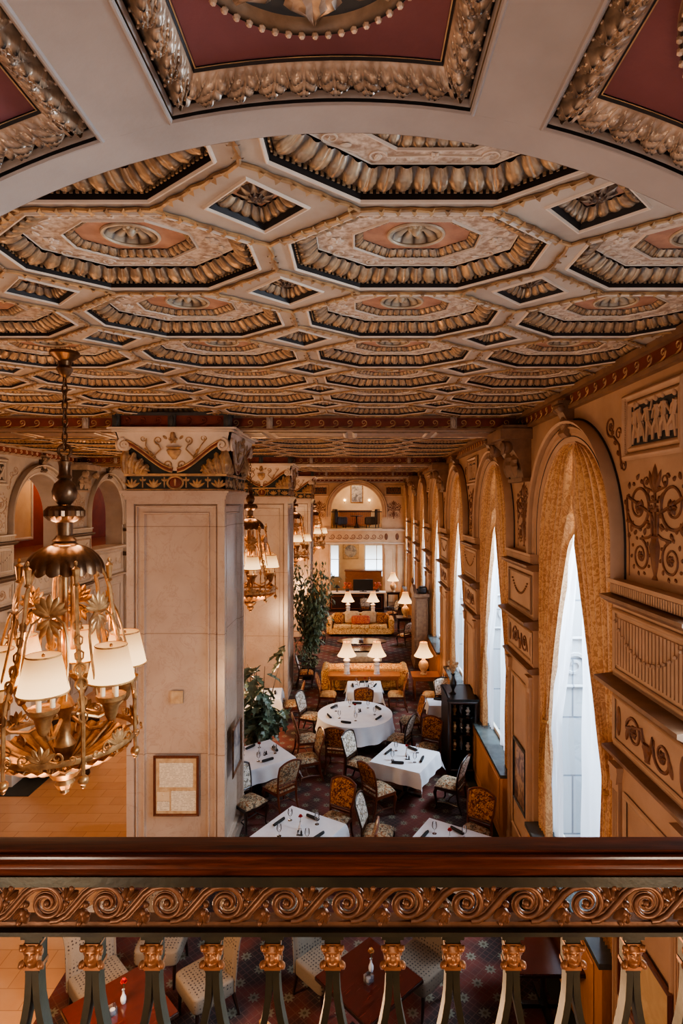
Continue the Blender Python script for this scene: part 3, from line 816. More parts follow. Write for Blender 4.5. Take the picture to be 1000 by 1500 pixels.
for x in (EX-1.9, EX+1.72, EX+2.35): mb.ball((x, -.01, 4.06), .1, 10, 6, (1,.3,2))
mb.obj('panel_scrolls', M['wallorn'], wall_e)
mb = MB(); mb.merge(MB().merge(relief_panel()), Matrix.Translation((EX+2.15,0,-.03))); mb.merge(relief_panel(), Matrix.Translation((EX-2.15,0,-.03))); mb.obj('relief_panel', [M['ewall'], M['slate'], M['wallorn']], wall_e)
for d in (-1, 1): arabesque(False).obj('scroll_ornament', M['wallorn'], wall_e, (EX+d*2.15,0,-.2))
mb = MB(); framed(mb, EX-1.6, EX+1.6, -.1, 3.72, .1, .05); mb.obj('door_casing', M['ewall'], wall_e)
for x, w in ((EX+1.9, .3), (EX-1.9, .3), (EX+2.5, .15)):
    mb = MB(); mb.box(x-w, x+w, -.08, 0, 0, 3.6); framed(mb, x-w+.05, x+w-.05, .3, 3.4, .04, .02, -.08); mb.obj('pilaster', M['ewall'], wall_e)
# room behind the end wall: gallery sitting room above, lobby below
mb = MB(); mb.box(-3.6, 3.2, YE+3.4, YE+3.5, 0, ZC+.4); mb.box(-3.7, -3.6, YE+.35, YE+3.5, 0, ZC+.4); mb.box(3.2, 3.3, YE+.35, YE+3.5, 0, ZC+.4)
tag(mb.obj('wall_lobby', M['warmwall']), kind='structure')
mb = MB(); mb.box(-3.6, 3.2, YE+.36, YE+3.4, 4.25, 4.5); tag(mb.obj('floor', M['warmwall']), kind='structure')
mb = MB(); mb.box(-3.6, 3.2, YE+.36, YE+3.5, ZC+.2, ZC+.4); tag(mb.obj('ceiling_slab', M['warmwall']), kind='structure')
# floors
mb = MB(); mb.box(-3.75, XR, YF, YE+3.5, -.1, 0); tag(mb.obj('floor', M['carpet']), kind='structure')
mb = MB(); mb.box(XL, -3.75, YF, YE, -.1, 0); tag(mb.obj('floor', M['tile']), kind='structure')
for nm, a in (('baseboard_right', (XR-.03, XR, YF, YE)), ):
    mb = MB(); mb.box(a[0]-.05, a[0]+.0, a[2], a[3], 0, .16); tag(mb.obj(nm, M['dark']), kind='structure')
# ---- front wall with the coffered barrel vault over the viewer
VX, VZ, VR = -.037, 4.975, 2.02
mb = MB(); lp = [(VX-VR, -4+8.3)]+[(VX-VR*cos(pi*i/48), VZ+VR*sin(pi*i/48)) for i in range(49)]+[(VX+VR, 4.3)]
fillhole(mb, [(XL,0), (XR,0), (XR,ZC+.4), (XL,ZC+.4)], [lp], lambda x, z: (x, 0, z))
wall_f = tag(mb.obj('wall_front', M['plaster'], None, (0,YF,0)), kind='structure')
PA, PC = radians(26.5), radians(-1.6); PW = VR*radians(10.8)
vm = lambda u, v, h: (VX+(VR+h)*sin(u/VR), v-YF, VZ+(VR+h)*cos(u/VR))
mb = MB(); A = radians(88)
mb.grid(lambda u, v: vm(VR*A*(2*u-1), 1.44+.11*v, 0), 96, 1); mb.grid(lambda u, v: vm(VR*A*(2*u-1), -.6+1.04*v, 0), 96, 1)
for k in range(-3, 4):
    c = PC+PA*(k+.5); w = PA-2*PW/VR
    mb.grid(lambda u, v: vm(VR*(c+w*(u-.5)), .44+v, 0), 6, 1)
mb.grid(lambda u, v: vm(VR*A*(2*u-1), -.6+2.15*v, .16), 96, 1)
mb.obj('vault_soffit', M['plaster'], wall_f)
def vault_panel():
    mb = MB(); Pl = [(-PW,.44),(PW,.44),(PW,1.44),(-PW,1.44)]
    f = lambda u, v, h: (VR*0+(VR+h)*sin(u/VR), v-YF, (VR+h)*cos(u/VR))
    mb.mi = 0; ring(mb, Pl, -.004, .010, lambda s,t,e: -.006*sin(pi*t), f, 16, 3)
    mb.mi = 3; ring(mb, Pl, .010, .012, lambda s,t,e: .010, f, 16, 1)
    mb.mi = 0; ring(mb, Pl, .012, .018, lambda s,t,e: .008+.016*t-.004*sin(pi*t), f, 16, 3)
    mb.mi = 2; ring(mb, Pl, .018, .020, lambda s,t,e: .026+.008*t, f, 16, 1)
    mb.mi = 1
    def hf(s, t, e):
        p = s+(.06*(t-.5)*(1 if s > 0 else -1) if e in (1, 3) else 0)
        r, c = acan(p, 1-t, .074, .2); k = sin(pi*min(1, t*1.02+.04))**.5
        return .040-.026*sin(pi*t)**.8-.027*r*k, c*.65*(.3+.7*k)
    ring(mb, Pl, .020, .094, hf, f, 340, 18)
    for x, y, a in along(Pl, .04, .022): mb.ball(f(x, y, .030), .0045, 6, 4)
    mb.mi = 2; ring(mb, Pl, .094, .099, lambda s,t,e: .038+.008*t, f, 16, 1)
    mb.mi = 3; ring(mb, Pl, .099, .102, lambda s,t,e: .043, f, 16, 1)
    mb.mi = 4; Q = inset(Pl, .102)
    mb.grid(lambda u, v: f(Q[0][0]+(Q[1][0]-Q[0][0])*u, Q[0][1]+(Q[2][1]-Q[0][1])*v, .046), 12, 4)
    return mb
def vault_medallion():
    mb = MB(); f = lambda u, v, h: ((VR+h)*sin(u/VR), v-YF, (VR+h)*cos(u/VR)); r = .25; cy = 1.012
    def pol(a, rr, h): return f(rr*cos(a), cy+rr*sin(a), h)
    mb.mi = 0
    mb.grid(lambda u, v: pol(2*pi*u, r-.03*v, .046-.03*sin(pi*v)), 64, 4, cu=True)
    for i in range(52): mb.ball(pol(2*pi*i/52, r-.014, .018), .0085, 6, 4)
    mb.mi = 1; mb.grid(lambda u, v: pol(2*pi*u, (r-.03)*v+.001, .044), 48, 2, cu=True)
    mb.mi = 0
    for L_, W, n, ph, hh in ((.218,.165,8,0,.03), (.13,.11,8,pi/8,.055), (.07,.06,6,0,.07)):
        for i in range(n):
            a0 = 2*pi*i/n+ph
            def fn(u, v):
                rr = .02+u*(L_-.02); w = W*sin(pi*(u*.86+.12))*(1+.3*sin(u*26)); q = (v-.5)*w
                h = .046-hh*sin(pi*(u*.8+.1))*(1-.8*(2*v-1)**2)-.012*u*u+.004*cos(v*26)
                return f(rr*cos(a0)-q*sin(a0), cy+rr*sin(a0)+q*cos(a0), h)
            mb.grid(fn, 10, 8)
    mb.ball(pol(0, 0, .0), .03, 10, 8)
    return mb
vp = vault_panel().obj('vault_coffer', [M['plaster'], M['giltgrey'], M['dark'], M['giltdull'], M['red']], wall_f, (VX,0,VZ))
vp.rotation_euler = (0, PC, 0)
vault_medallion().obj('medallion', [M['giltgrey'], M['slate']], vp)
for k in (-2, -1, 1, 2):
    c = cpart(vp, wall_f); c.rotation_euler = (0, PC+PA*k, 0)
mb = MB(); mb.box(XL, XR, -3.3, 1.1, 4.3, 4.5); tag(mb.obj('floor', M['deskwood']), kind='structure')
mb = MB(); mb.box(XL-.1, XR+.1, -3.4, -3.3, 4.3, ZC+.5); mb.box(XL-.1, XL, -3.3, YF, 4.3, ZC+.5); mb.box(XR, XR+.1, -3.3, YF, 4.3, ZC+.5); tag(mb.obj('wall_corridor', M['warmwall']), kind='structure')
# ---- pillars
def shaft_face(w, z0, z1):
    mb = MB(); Pl = [(-w,z0),(w,z0),(w,z1),(-w,z1)]; f = lambda x, z, h: (x, -w-h, z)
    prof = [(0,.115,0,0),(.115,.122,0,-.05),(.122,.145,-.05,-.012),(.145,.162,-.012,-.012),(.162,.168,-.012,-.055),(.168,.25,-.055,-.055),(.25,.256,-.055,-.025),(.256,.275,-.025,-.025),(.275,.286,-.025,-.075),(.286,.292,-.075,-.08)]
    for d0, d1, a, b in prof: ring(mb, Pl, d0, d1, lambda s,t,e: a+(b-a)*t, f, 1, 1)
    fillpoly(mb, inset(Pl, .292), -.08, f)
    return mb
PWD = .79
def rot4(build):
    mb = MB()
    for k in range(4): mb.merge(build(), Matrix.Rotation(k*pi/2, 4, 'Z'))
    return mb
def cap_face():
    mb = MB(); w = PWD; y = -w
    mb.mi = 0   # pale ground above the scroll band
    def bnd(x):   # lower edge of pale field
        t = abs(x)/.86; return 6.52+.46*(t**2*(3-2*t))
    n = 40
    xs = [-.86+1.72*i/n for i in range(n+1)]
    yo = lambda z: y-.02-.14*max(0, (z-6.5)/.7)**1.5
    mb.grid(lambda u, v: ((lambda x: (x*(1+.05*v), yo(bnd(x)+(7.17-bnd(x))*v), bnd(x)+(7.17-bnd(x))*v))(-.86+1.72*u)), n, 6)
    mb.mi = 2   # red and gold S-band ending in volutes
    for d in (-1, 1):
        pts = [(d*x, yo(bnd(x))-.012, bnd(x)+.01) for x in [.04+.72*i/14 for i in range(15)]]
        mb.mi = 2; mb.tube(pts, .04, 8, flat=.55); mb.mi = 1
        mb.tube([(p[0], p[1]-.012, p[2]+.034) for p in pts], .014, 6); mb.tube([(p[0], p[1]-.012, p[2]-.034) for p in pts], .014, 6)
        mb.mi = 0; mb.spiral(d*.78, 6.93, .1, 1.5, pi/2, -d, .03, yo(6.95)-.03, 22, .2); mb.ball((d*.78, yo(6.93)+.03, 6.93), .095, 12, 8, (1,.8,1))
        mb.mi = 1
        for q, (xx, zz, a, ln) in enumerate(((.80,6.48,1.62,.42),(.72,6.47,1.75,.36),(.63,6.47,1.95,.27),(.55,6.47,2.2,.19))):
            aa = a if d > 0 else pi-a
            mb.leaf(d*xx, zz, aa, ln, .17, .09, y-.015, 12, 6, 1)
        # scroll foliage round the urn
        mb.spiral(d*.12, 6.62, .075, 1.3, -pi/2, -d, .016, yo(6.62)-.01, 18, .2, [(d*.3, yo(6.7)-.01, 6.7)])
        mb.spiral(d*.24, 7.0, .07, 1.3, -pi/2, d, .013, yo(7.0)-.01, 18, .25, [(d*.34, yo(6.75)-.01, 6.72), (d*.2, yo(6.85)-.01, 6.86)])
        mb.spiral(d*.48, 7.03, .05, 1.2, 0, d, .011, yo(7.0)-.01, 14, .25, [(d*.36, yo(6.75)-.01, 6.76), (d*.44, yo(6.9)-.01, 6.92)])
        for q in range(4): mb.leaf(d*(.3+.05*q), 6.72+.07*q, pi/2-d*.7+.3*q, .11, .05, .02, yo(6.8)-.005)
        mb.leaf(d*.1, 7.02, pi/2-d*.8, .1, .05, .02, yo(7.0)-.01)
    mb.tube([(0,yo(6.72)-.015,6.70),(0,yo(6.74)-.015,6.73),(0,yo(6.78)-.015,6.79),(0,yo(6.84)-.015,6.85),(0,yo(6.86)-.015,6.87),(0,yo(6.88)-.015,6.90)], [.03,.05,.1,.12,.085,.13], 12, flat=.4)
    mb.flower(0, 7.02, .08, 6, .05, yo(7.0)-.01); mb.leaf(0, 7.02, pi/2, .13, .09, .05, yo(7.05)-.02)
    mb.mi = 0; mb.box(-.95, .95, -.97, -.7, 7.13, 7.17); mb.box(-1.0, 1.0, -1.02, -.7, 7.17, 7.2)
    mb.mi = 3; mb.box(-w, w, y+.0, y+.05, 6.2, 7.15)
    # frieze with palmettes and a central medallion
    mb.mi = 1; mb.box(-w-.02, w+.02, y-.035, y, 6.435, 6.475); mb.box(-w-.01, w+.01, y-.025, y, 6.205, 6.23)
    for i in range(9):
        x = -.7+.175*i
        if abs(x) < .1: continue
        if i % 2 == 0:
            for q in range(5): mb.leaf(x, 6.25, pi/2+(q-2)*.5, .15, .045, .02, y-.004)
        else:
            mb.tube([(x, y-.01, 6.25), (x, y-.01, 6.42)], .012, 6); mb.leaf(x, 6.36, pi*.85, .06, .04, .02, y); mb.leaf(x, 6.36, pi*.15, .06, .04, .02, y)
    mb.tube([(.125*cos(a), y-.012, 6.33+.1*sin(a)) for a in [2*pi*i/24 for i in range(24)]], .018, 6, closed=True)
    mb.mi = 2; mb.ball((0, y-.005, 6.33), .1, 16, 6, (1,.15,1))
    mb.mi = 1; mb.tube([(0,y-.02,6.28),(0,y-.025,6.36),(0,y-.02,6.39)], [.012,.02,.012], 6)
    return mb
def make_pillar():
    t = thing('pillar', '-', 'pillar', kind='structure')
    def sf(): return shaft_face(PWD, .0, 6.1)
    rot4(sf).obj('shaft', M['marble'], t)
    mb = MB()
    for a, z0, z1 in ((.797, 0, .2), (.815, 6.06, 6.12), (.84, 6.12, 6.16), (.87, 6.16, 6.2)): mb.box(-a, a, -a, a, z0, z1)
    mb.obj('neck_and_base_moulding', M['marble'], t)
    rot4(cap_face).obj('capital', [M['edge'], M['giltdull'], M['frieze'], M['green']], t)
    mb = MB(); mb.box(-.88, .88, -.94, .9, 7.2, 7.44)
    mb.mi = 1
    w = MB(); wave_band(w, -.85, .85, 7.23, .155, -.95, .235); mb.merge(w)
    mb.mi = 2; mb.box(-.91, .91, -.97, .93, 7.39, 7.44)
    for x in (-.88, 0, .88): mb.box(x-.06, x+.06, -.99, -.9, 7.2, 7.42); mb.leaf(x, 7.22, pi/2, .18, .1, .04, -.99)
    mb.obj('entablature_block', [M['frieze'], M['giltdull'], M['slate']], t)
    return t
pil = make_pillar()
LB = ['veined marble pillar nearest the balcony, with a framed document on it', 'marble pillar second from the balcony, beside the leafy pot plant', 'marble pillar third from the balcony, behind the tall ficus']
for i, Y in enumerate((9.3, 17.6, 25.9)):
    if i == 0: pil.location = (XC, Y+PWD, 0); pil['label'] = LB[0]
    else: dup(pil, (XC, Y+PWD, 0), 0, LB[i])
# ================================================================== WINDOWS, CURTAINS, OUTSIDE
def window(i, Y):
    root = thing('window_%d' % (i+1), None, None, (XR+.19, Y, 0), -pi/2, kind='structure')
    mb = MB(); lp = arch_loop(0, 1.2); mb.add([(p[0], 0, p[1]) for p in lp], [tuple(range(len(lp)))]); mb.obj('glass', M['glass'], root)
    mb = MB(); n = len(lp)
    pr = [(p[0], 0, p[1]) for p in lp]; mb.tube(pr, .05, 4)
    mb.box(-HW, HW, -.025, .025, 1.21, 1.29)
    mb.obj('window_frame', M['white'], root)
    mb = MB(); mb.box(-HW-.12, HW+.12, -.4, -.02, 1.16, 1.22); mb.obj('sill', M['greystone'], root)
    mb = MB(); mb.box(-HW-.1, HW+.1, -.36, -.06, 0, 1.16); framed(mb, -HW+.1, HW-.1, .15, 1.05, .06, .02, -.36); mb.obj('radiator_cover', M['dado'], root)
for i, Y in enumerate(WIN): window(i, Y)
def sm(a, b, x):
    t = max(0, min(1, (x-a)/(b-a))); return t*t*(3-2*t)
def edge_out(z): return HW if z < ZS else sqrt(max(0, HW*HW-(z-ZS)**2))
ZT = ZS+HW
def vee(z):   # inner edge of the parted drapes, measured from the window's middle
    if z > 5.95: return -.05
    return -.05+.99*((5.95-z)/(5.95-3.0))**.92 if z > 3.0 else .94-.03*sm(3.0, .2, z)
def drape(d, seed):
    mb = MB(); r = random.Random(seed); ph = r.uniform(0, 6)
    def fn(u, v):
        z = ZT-.01-(ZT-.02-.03)*v**1.0
        o = edge_out(z)+.03; i = min(vee(z), o-.02)
        x = i+(o-i)*u; g = max(0, (z-2.9)/3.9)
        tie = math.exp(-((z-2.9)/.5)**2)
        y = .095-.125*(1-.3*tie)*abs(sin(u*19+ph+.5*sin(z*1.1)))**.75+.008*sin(u*67+1.7*ph+z)-.02*tie
        if z > ZS: y *= .8
        x += .012*sin(u*40+z*2)*sm(0, .1, u)
        k = sm(5.0, 5.8, z)*(1-sm(.07, .15, x)); y = y*(1-k)+k*(.03 if d > 0 else .09)
        return (d*x, y, z)
    mb.grid(fn, 60, 64)
    return mb
def sheer_mb(d, wide, seed):
    mb = MB(); r = random.Random(seed); ph = r.uniform(0, 6)
    def fn(u, v):
        z = 5.86-(5.86-.1)*v
        i = max(vee(z), .035); w = min((i-.05)*sm(5.5, 4.5, z) if d > 0 else wide*sm(5.95, 3.2, z), i-.025)*((1-.45*math.exp(-((z-2.75)/.55)**2)) if d < 0 else 1); o = i+.25
        a = i-w-.02
        x = a+(o-a)*u
        return (d*x, .135+.028*sin(u*26+ph+sin(z))+.007*sin(u*61+z*3), z)
    mb.grid(fn, 40, 50)
    return mb
WN = ['window nearest the balcony', 'second window from the balcony', 'third window from the balcony', 'fourth window from the balcony', 'fifth window from the balcony', 'sixth window from the balcony', 'window next to the end wall']
protoD = {}
for i, Y in enumerate(WIN[1:]):
    for d, side in ((1, 'near'), (-1, 'far')):   # local x runs towards the viewer
        lab = 'gold damask drape, %s side of the %s' % ('balcony' if d > 0 else 'lounge', WN[i])
        lab2 = 'white sheer curtain, %s side of the %s' % ('balcony' if d > 0 else 'lounge', WN[i])
        if i == 0:
            a = thing('drape', lab, 'curtain', (XR, Y, 0), -pi/2, 'gold damask window drapes'); drape(d, 3+d).obj('fabric', M['damask'], a, smooth=80)
            t = MB(); xx = 1.04; t.tube([(d*(xx-.1), .02, 2.86), (d*xx, -.02, 2.84), (d*(xx+.14), .04, 2.92)], .03, 6); t.obj('tieback', M['seatgold'], a)
            b = thing('sheer_curtain', lab2, 'curtain', (XR, Y, 0), -pi/2, 'white sheer window curtains'); sheer_mb(d, .34 if d > 0 else .2, 9+d).obj('fabric', M['sheer'], b, smooth=80)
            protoD[d] = (a, b)
        else:
            dup(protoD[d][0], (XR, Y, 0), -pi/2, lab); dup(protoD[d][1], (XR, Y, 0), -pi/2, lab2)
# building across the street
mb = MB(); mb.box(XR+7, XR+8, -6, 70, -5, 16); bl = mb.obj('exterior_building', M['limestone']); tag(bl, 'pale limestone building across the street, seen through the windows', 'building')
mb = MB()
for k in range(12):
    y = 2.2+5.2*k; z0 = 1.9; mb.box(XR+6.85, XR+7, y, y+1.9, z0, z0+1.7); mb.box(XR+6.8, XR+6.85, y+.2, y+1.7, z0+.2, z0+1.5)
    for q in range(3): mb.ball((XR+6.78, y+.5+.45*q, z0+.85), .2, 8, 6, (.4,1,1.3))
mb.obj('carved_panel', M['limestone'], bl)
mb = MB(); mb.box(XR+.6, XR+7, -6, 70, -5.1, -5); tag(mb.obj('street_ground', M['limestone']), kind='structure')
ws = None
mb = MB(); mb.box(XR+.26, XR+3.4, YF-2, YE+2, -.02, .0); ws = tag(mb.obj('wall_street', M['limestone']), kind='structure')
for Y in PIER_A+PIER_B+[1.1]:
    mb = MB(); mb.box(XR+.24, XR+3.2, Y-.5, Y+.5, -5, 9); mb.obj('buttress', M['ashlar'], ws)
    mb = MB(); framed(mb, XR+.32, XR+1.3, 3.15, 3.95, .06, .05, Y-.5); mb.spiral(XR+.62, 3.5, .2, 1.5, 0, 1, .04, Y-.5, 24); mb.spiral(XR+1.0, 3.6, .18, 1.5, pi, -1, .04, Y-.5, 24); mb.obj('carved_panel', M['ashlar'], ws)
# ================================================================== CHANDELIERS
def chandelier():
    t = thing('chandelier', '-', 'chandelier')
    B, LT = M['brass'], M['bronze']
    mb = MB(); mb.lathe([(.001,0),(.13,0),(.135,-.03),(.11,-.05),(.06,-.09),(.055,-.13),(.075,-.16),(.05,-.21),(.02,-.24),(.001,-.25)], 18); mb.obj('ceiling_canopy', LT, t)
    mb = MB(); z = -.24; k = 0
    while z > -.86:
        pts = []
        for i in range(12):
            a = 2*pi*i/12; e = .022*cos(a); pts.append((e if k % 2 else 0, 0 if k % 2 else e, z-.035+.05*sin(a)))
        mb.tube(pts, .008, 5, closed=True); z -= .075; k += 1
    mb.tube([(.06*cos(a), 0, -.93+.06*sin(a)) for a in [2*pi*i/16 for i in range(16)]], .014, 6, closed=True)
    mb.obj('chain', LT, t)
    mb = MB(); mb.lathe([(.001,-.97),(.03,-.98),(.035,-1.02),(.06,-1.03),(.05,-1.08),(.05,-1.15),(.07,-1.18),(.05,-1.2),(.09,-1.24),(.112,-1.31),(.1,-1.38),(.06,-1.43),(.05,-1.44)], 20)
    mb.lathe([(.05,-1.44),(.13,-1.45),(.165,-1.49),(.165,-1.54),(.13,-1.58),(.075,-1.6)], 40, flute=20, amp=.08)
    mb.lathe([(.075,-1.6),(.07,-1.72),(.09,-1.75),(.11,-1.77),(.1,-1.79),(.12,-1.81)], 20); mb.obj('stem', LT, t)
    mb = MB()
    def dome(u, v):
        a = 2*pi*u; s = abs(cos(a*9)); r = .1+.23*sin(v*pi/2)**1.1; r *= 1+.06*s*v
        z = -1.81-.22*(1-cos(v*pi/2))-.02*v-(.03*s if v > .96 else 0); return (r*cos(a), r*sin(a), z)
    mb.grid(dome, 108, 14, cu=True); mb.obj('fluted_dome', LT, t)
    for i in range(6):
        a = radians(-50+60*i); ca, sa = cos(a), sin(a); pol = lambda r, z, w=0: (r*ca-w*sa, r*sa+w*ca, z)
        mb = MB(); path = [(.3,-2.0),(.36,-2.1),(.40,-2.22),(.42,-2.4),(.45,-2.6),(.50,-2.82),(.56,-3.0),(.605,-3.14),(.625,-3.3),(.63,-3.75)]
        mb.tube([pol(r, z) for r, z in path], [.016,.016,.02,.02,.02,.022,.022,.02,.018,.016], 6)
        for q in range(7):
            f = q/6; r = .43+.19*f; z = -2.45-.75*f
            for sg in (-1, 1): mb.tube([pol(r, z, 0), pol(r+.006, z-.03, sg*.035), pol(r+.012, z-.075, sg*.03), pol(r+.016, z-.1, 0)], .009, 5)
        for zz in (-2.86, -2.98): mb.tube([pol(.53+(-2.86-zz)*.35+.0, zz+.045*sin(b), .045*cos(b)) for b in [2*pi*j/12 for j in range(12)]], .012, 5, closed=True)
        mb.ball(pol(.63, -3.79), .045, 10, 8); mb.ball(pol(.63, -3.84), .022, 8, 6)
        mb.obj('rib', B, t)
        mb = MB(); mb.lathe([(.001,.2),(.012,.19),(.016,.165),(.008,.15),(.035,.125),(.032,.11),(.026,.05),(.018,.0),(.03,-.02),(.001,-.04)], 10, pol(.395,-2.13)); mb.obj('finial', B, t)
        a2 = a+radians(30); c2, s2 = cos(a2), sin(a2)
        def q2(x, z): r = .40+.17*max(0, (-2.3-z)/.8); return (r*c2-x*s2, r*s2+x*c2, z)
        mb = MB(); arc = [(-.185,-3.1),(-.18,-2.8),(-.165,-2.6),(-.13,-2.47),(-.06,-2.41),(0,-2.42),(.06,-2.41),(.13,-2.47),(.165,-2.6),(.18,-2.8),(.185,-3.1)]
        mb.tube([q2(x, z) for x, z in arc], .011, 6)
        o = MB()
        for q in range(7): o.leaf(0, -2.40, pi/2+(q-3)*.42, .19-.012*abs(q-3), .07, .02, 0, 8, 5)
        for q in range(5): o.leaf(0, -2.44, -pi/2+(q-2)*.45, .24-.05*abs(q-2), .06, .02, 0, 8, 5)
        for d in (-1, 1): o.spiral(d*.065, -2.5, .04, 1.3, pi/2, -d, .009, 0, 14)
        MM = Matrix(((-s2, -c2*1, 0, .40*c2), (c2, -s2*1, 0, .40*s2), (0,0,1,0), (0,0,0,1)))
        mb.merge(o, MM); mb.obj('palmette_arch', B, t)
    # lower ring, basket and pendant
    mb = MB(); Rr = .62
    mb.grid(lambda u, v: ((Rr+.012*cos(2*pi*v))*cos(2*pi*u), (Rr+.012*cos(2*pi*v))*sin(2*pi*u), -3.62+.028*sin(2*pi*v)), 72, 6, cu=True, cv=True)
    for i in range(6):
        a = radians(-20+60*i)
        o = MB()
        for d in (-1, 1): o.spiral(d*.13, .05, .05, 1.3, -pi/2, d, .011, 0, 16, .2, [(d*.02, 0, .04)]); o.spiral(d*.25, .03, .035, 1.2, -pi/2, d, .009, 0, 14)
        for q in range(5): o.leaf(0, .02, pi/2+(q-2)*.5, .14, .06, .02, 0, 7, 4)
        mb.merge(o, Matrix.Rotation(a+pi/2, 4, 'Z') @ Matrix.Translation((0, -Rr, -3.61)))
    mb.obj('gallery_ring', B, t)
    mb = MB()
    for i in range(12):
        a = radians(30*i+10)
        pol = lambda r, z, w=0: (r*cos(a)-w*sin(a), r*sin(a)+w*cos(a), z)
        mb.tube([pol(r, z) for r, z in ((.62,-3.66),(.56,-3.66),(.5,-3.72),(.42,-3.76),(.32,-3.82),(.2,-3.86),(.1,-3.86))], .014, 5)
        mb.tube([pol(.5+.05*cos(b), -3.71+.05*sin(b), .04) for b in [i2*pi/6 for i2 in range(9)]], .011, 5)
    mb.grid(lambda u, v: ((.6-.5*v)*cos(2*pi*u), (.6-.5*v)*sin(2*pi*u), -3.69-.19*v**.7+.012*sin(u*2*pi*36)), 144, 8, cu=True)
    mb.obj('basket', B, t)
    mb = MB(); mb.lathe([(.06,-3.82),(.13,-3.87),(.145,-3.92),(.11,-3.98),(.06,-4.0),(.085,-4.04),(.06,-4.09),(.03,-4.1),(.04,-4.13),(.001,-4.16)], 24, flute=12, amp=.06); mb.obj('pendant_finial', B, t)
    mb = MB(); mb.lathe([(.03,-1.95),(.03,-3.2),(.06,-3.25),(.09,-3.32),(.05,-3.42),(.05,-3.6),(.1,-3.68),(.05,-3.85)], 16)
    for i in range(3):
        a = 2*pi*i/3+.4; mb.tube([(.07*cos(a), .07*sin(a), -2.1-.02*j) for j in range(36)], .022, 6)
    mb.obj('centre_column', B, t)
    sh = None
    for i in range(6):
        a = radians(-80+60*i); loc = (.55*cos(a), .55*sin(a), 0)
        if sh is None:
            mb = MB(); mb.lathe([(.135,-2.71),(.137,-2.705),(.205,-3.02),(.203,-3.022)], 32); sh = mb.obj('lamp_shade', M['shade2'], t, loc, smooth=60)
            mb = MB(); mb.lathe([(.137,-2.70),(.143,-2.705),(.139,-2.715)], 32); mb.obj('upper_trim', M['seatgold'], sh)
            mb = MB(); mb.lathe([(.203,-3.012),(.21,-3.02),(.204,-3.03)], 32); mb.obj('lower_trim', M['seatgold'], sh)
            mb = MB(); mb.lathe([(.001,-2.69),(.014,-2.70),(.014,-2.72)], 8); mb.obj('shade_finial', M['brass'], sh)
            mb = MB()
            for q in range(3):
                b = 2*pi*q/3+.5; mb.lathe([(.022,-2.98),(.022,-3.17)], 10, (.07*cos(b), .07*sin(b), 0))
            mb.obj('candle_sleeve', M['candle'], sh)
            mb = MB(); mb.lathe([(.001,-3.16),(.11,-3.16),(.125,-3.15),(.12,-3.19),(.07,-3.24),(.05,-3.34),(.03,-3.38),(.001,-3.40)], 24, flute=12, amp=.04)
            mb.tube([(0,0,-3.36),(-.1*cos(a),-.1*sin(a),-3.46),(-.25*cos(a),-.25*sin(a),-3.5),(-.45*cos(a),-.45*sin(a),-3.42)], .018, 6); mb.obj('candle_cup', B, sh)
        else: cpart(sh, t, loc, radians(60*i))
    return t
ch = chandelier(); CH = [(-2.76, 5.42, 'large brass chandelier with six cream shades hanging in front of the nearest pillar'), (-2.72, 14.5, 'brass chandelier partly hidden behind the nearest marble pillar'), (-2.72, 24.3, 'brass chandelier hanging between the second and third pillars'), (-2.4, 30.6, 'smallest-looking chandelier, nearest the end wall')]
for i, (x, y, lb) in enumerate(CH):
    if i == 0: ch.location = (x, y, ZC); ch['label'] = lb; ch['group'] = 'brass chandeliers'
    else: dup(ch, (x, y, ZC), .1*i, lb)
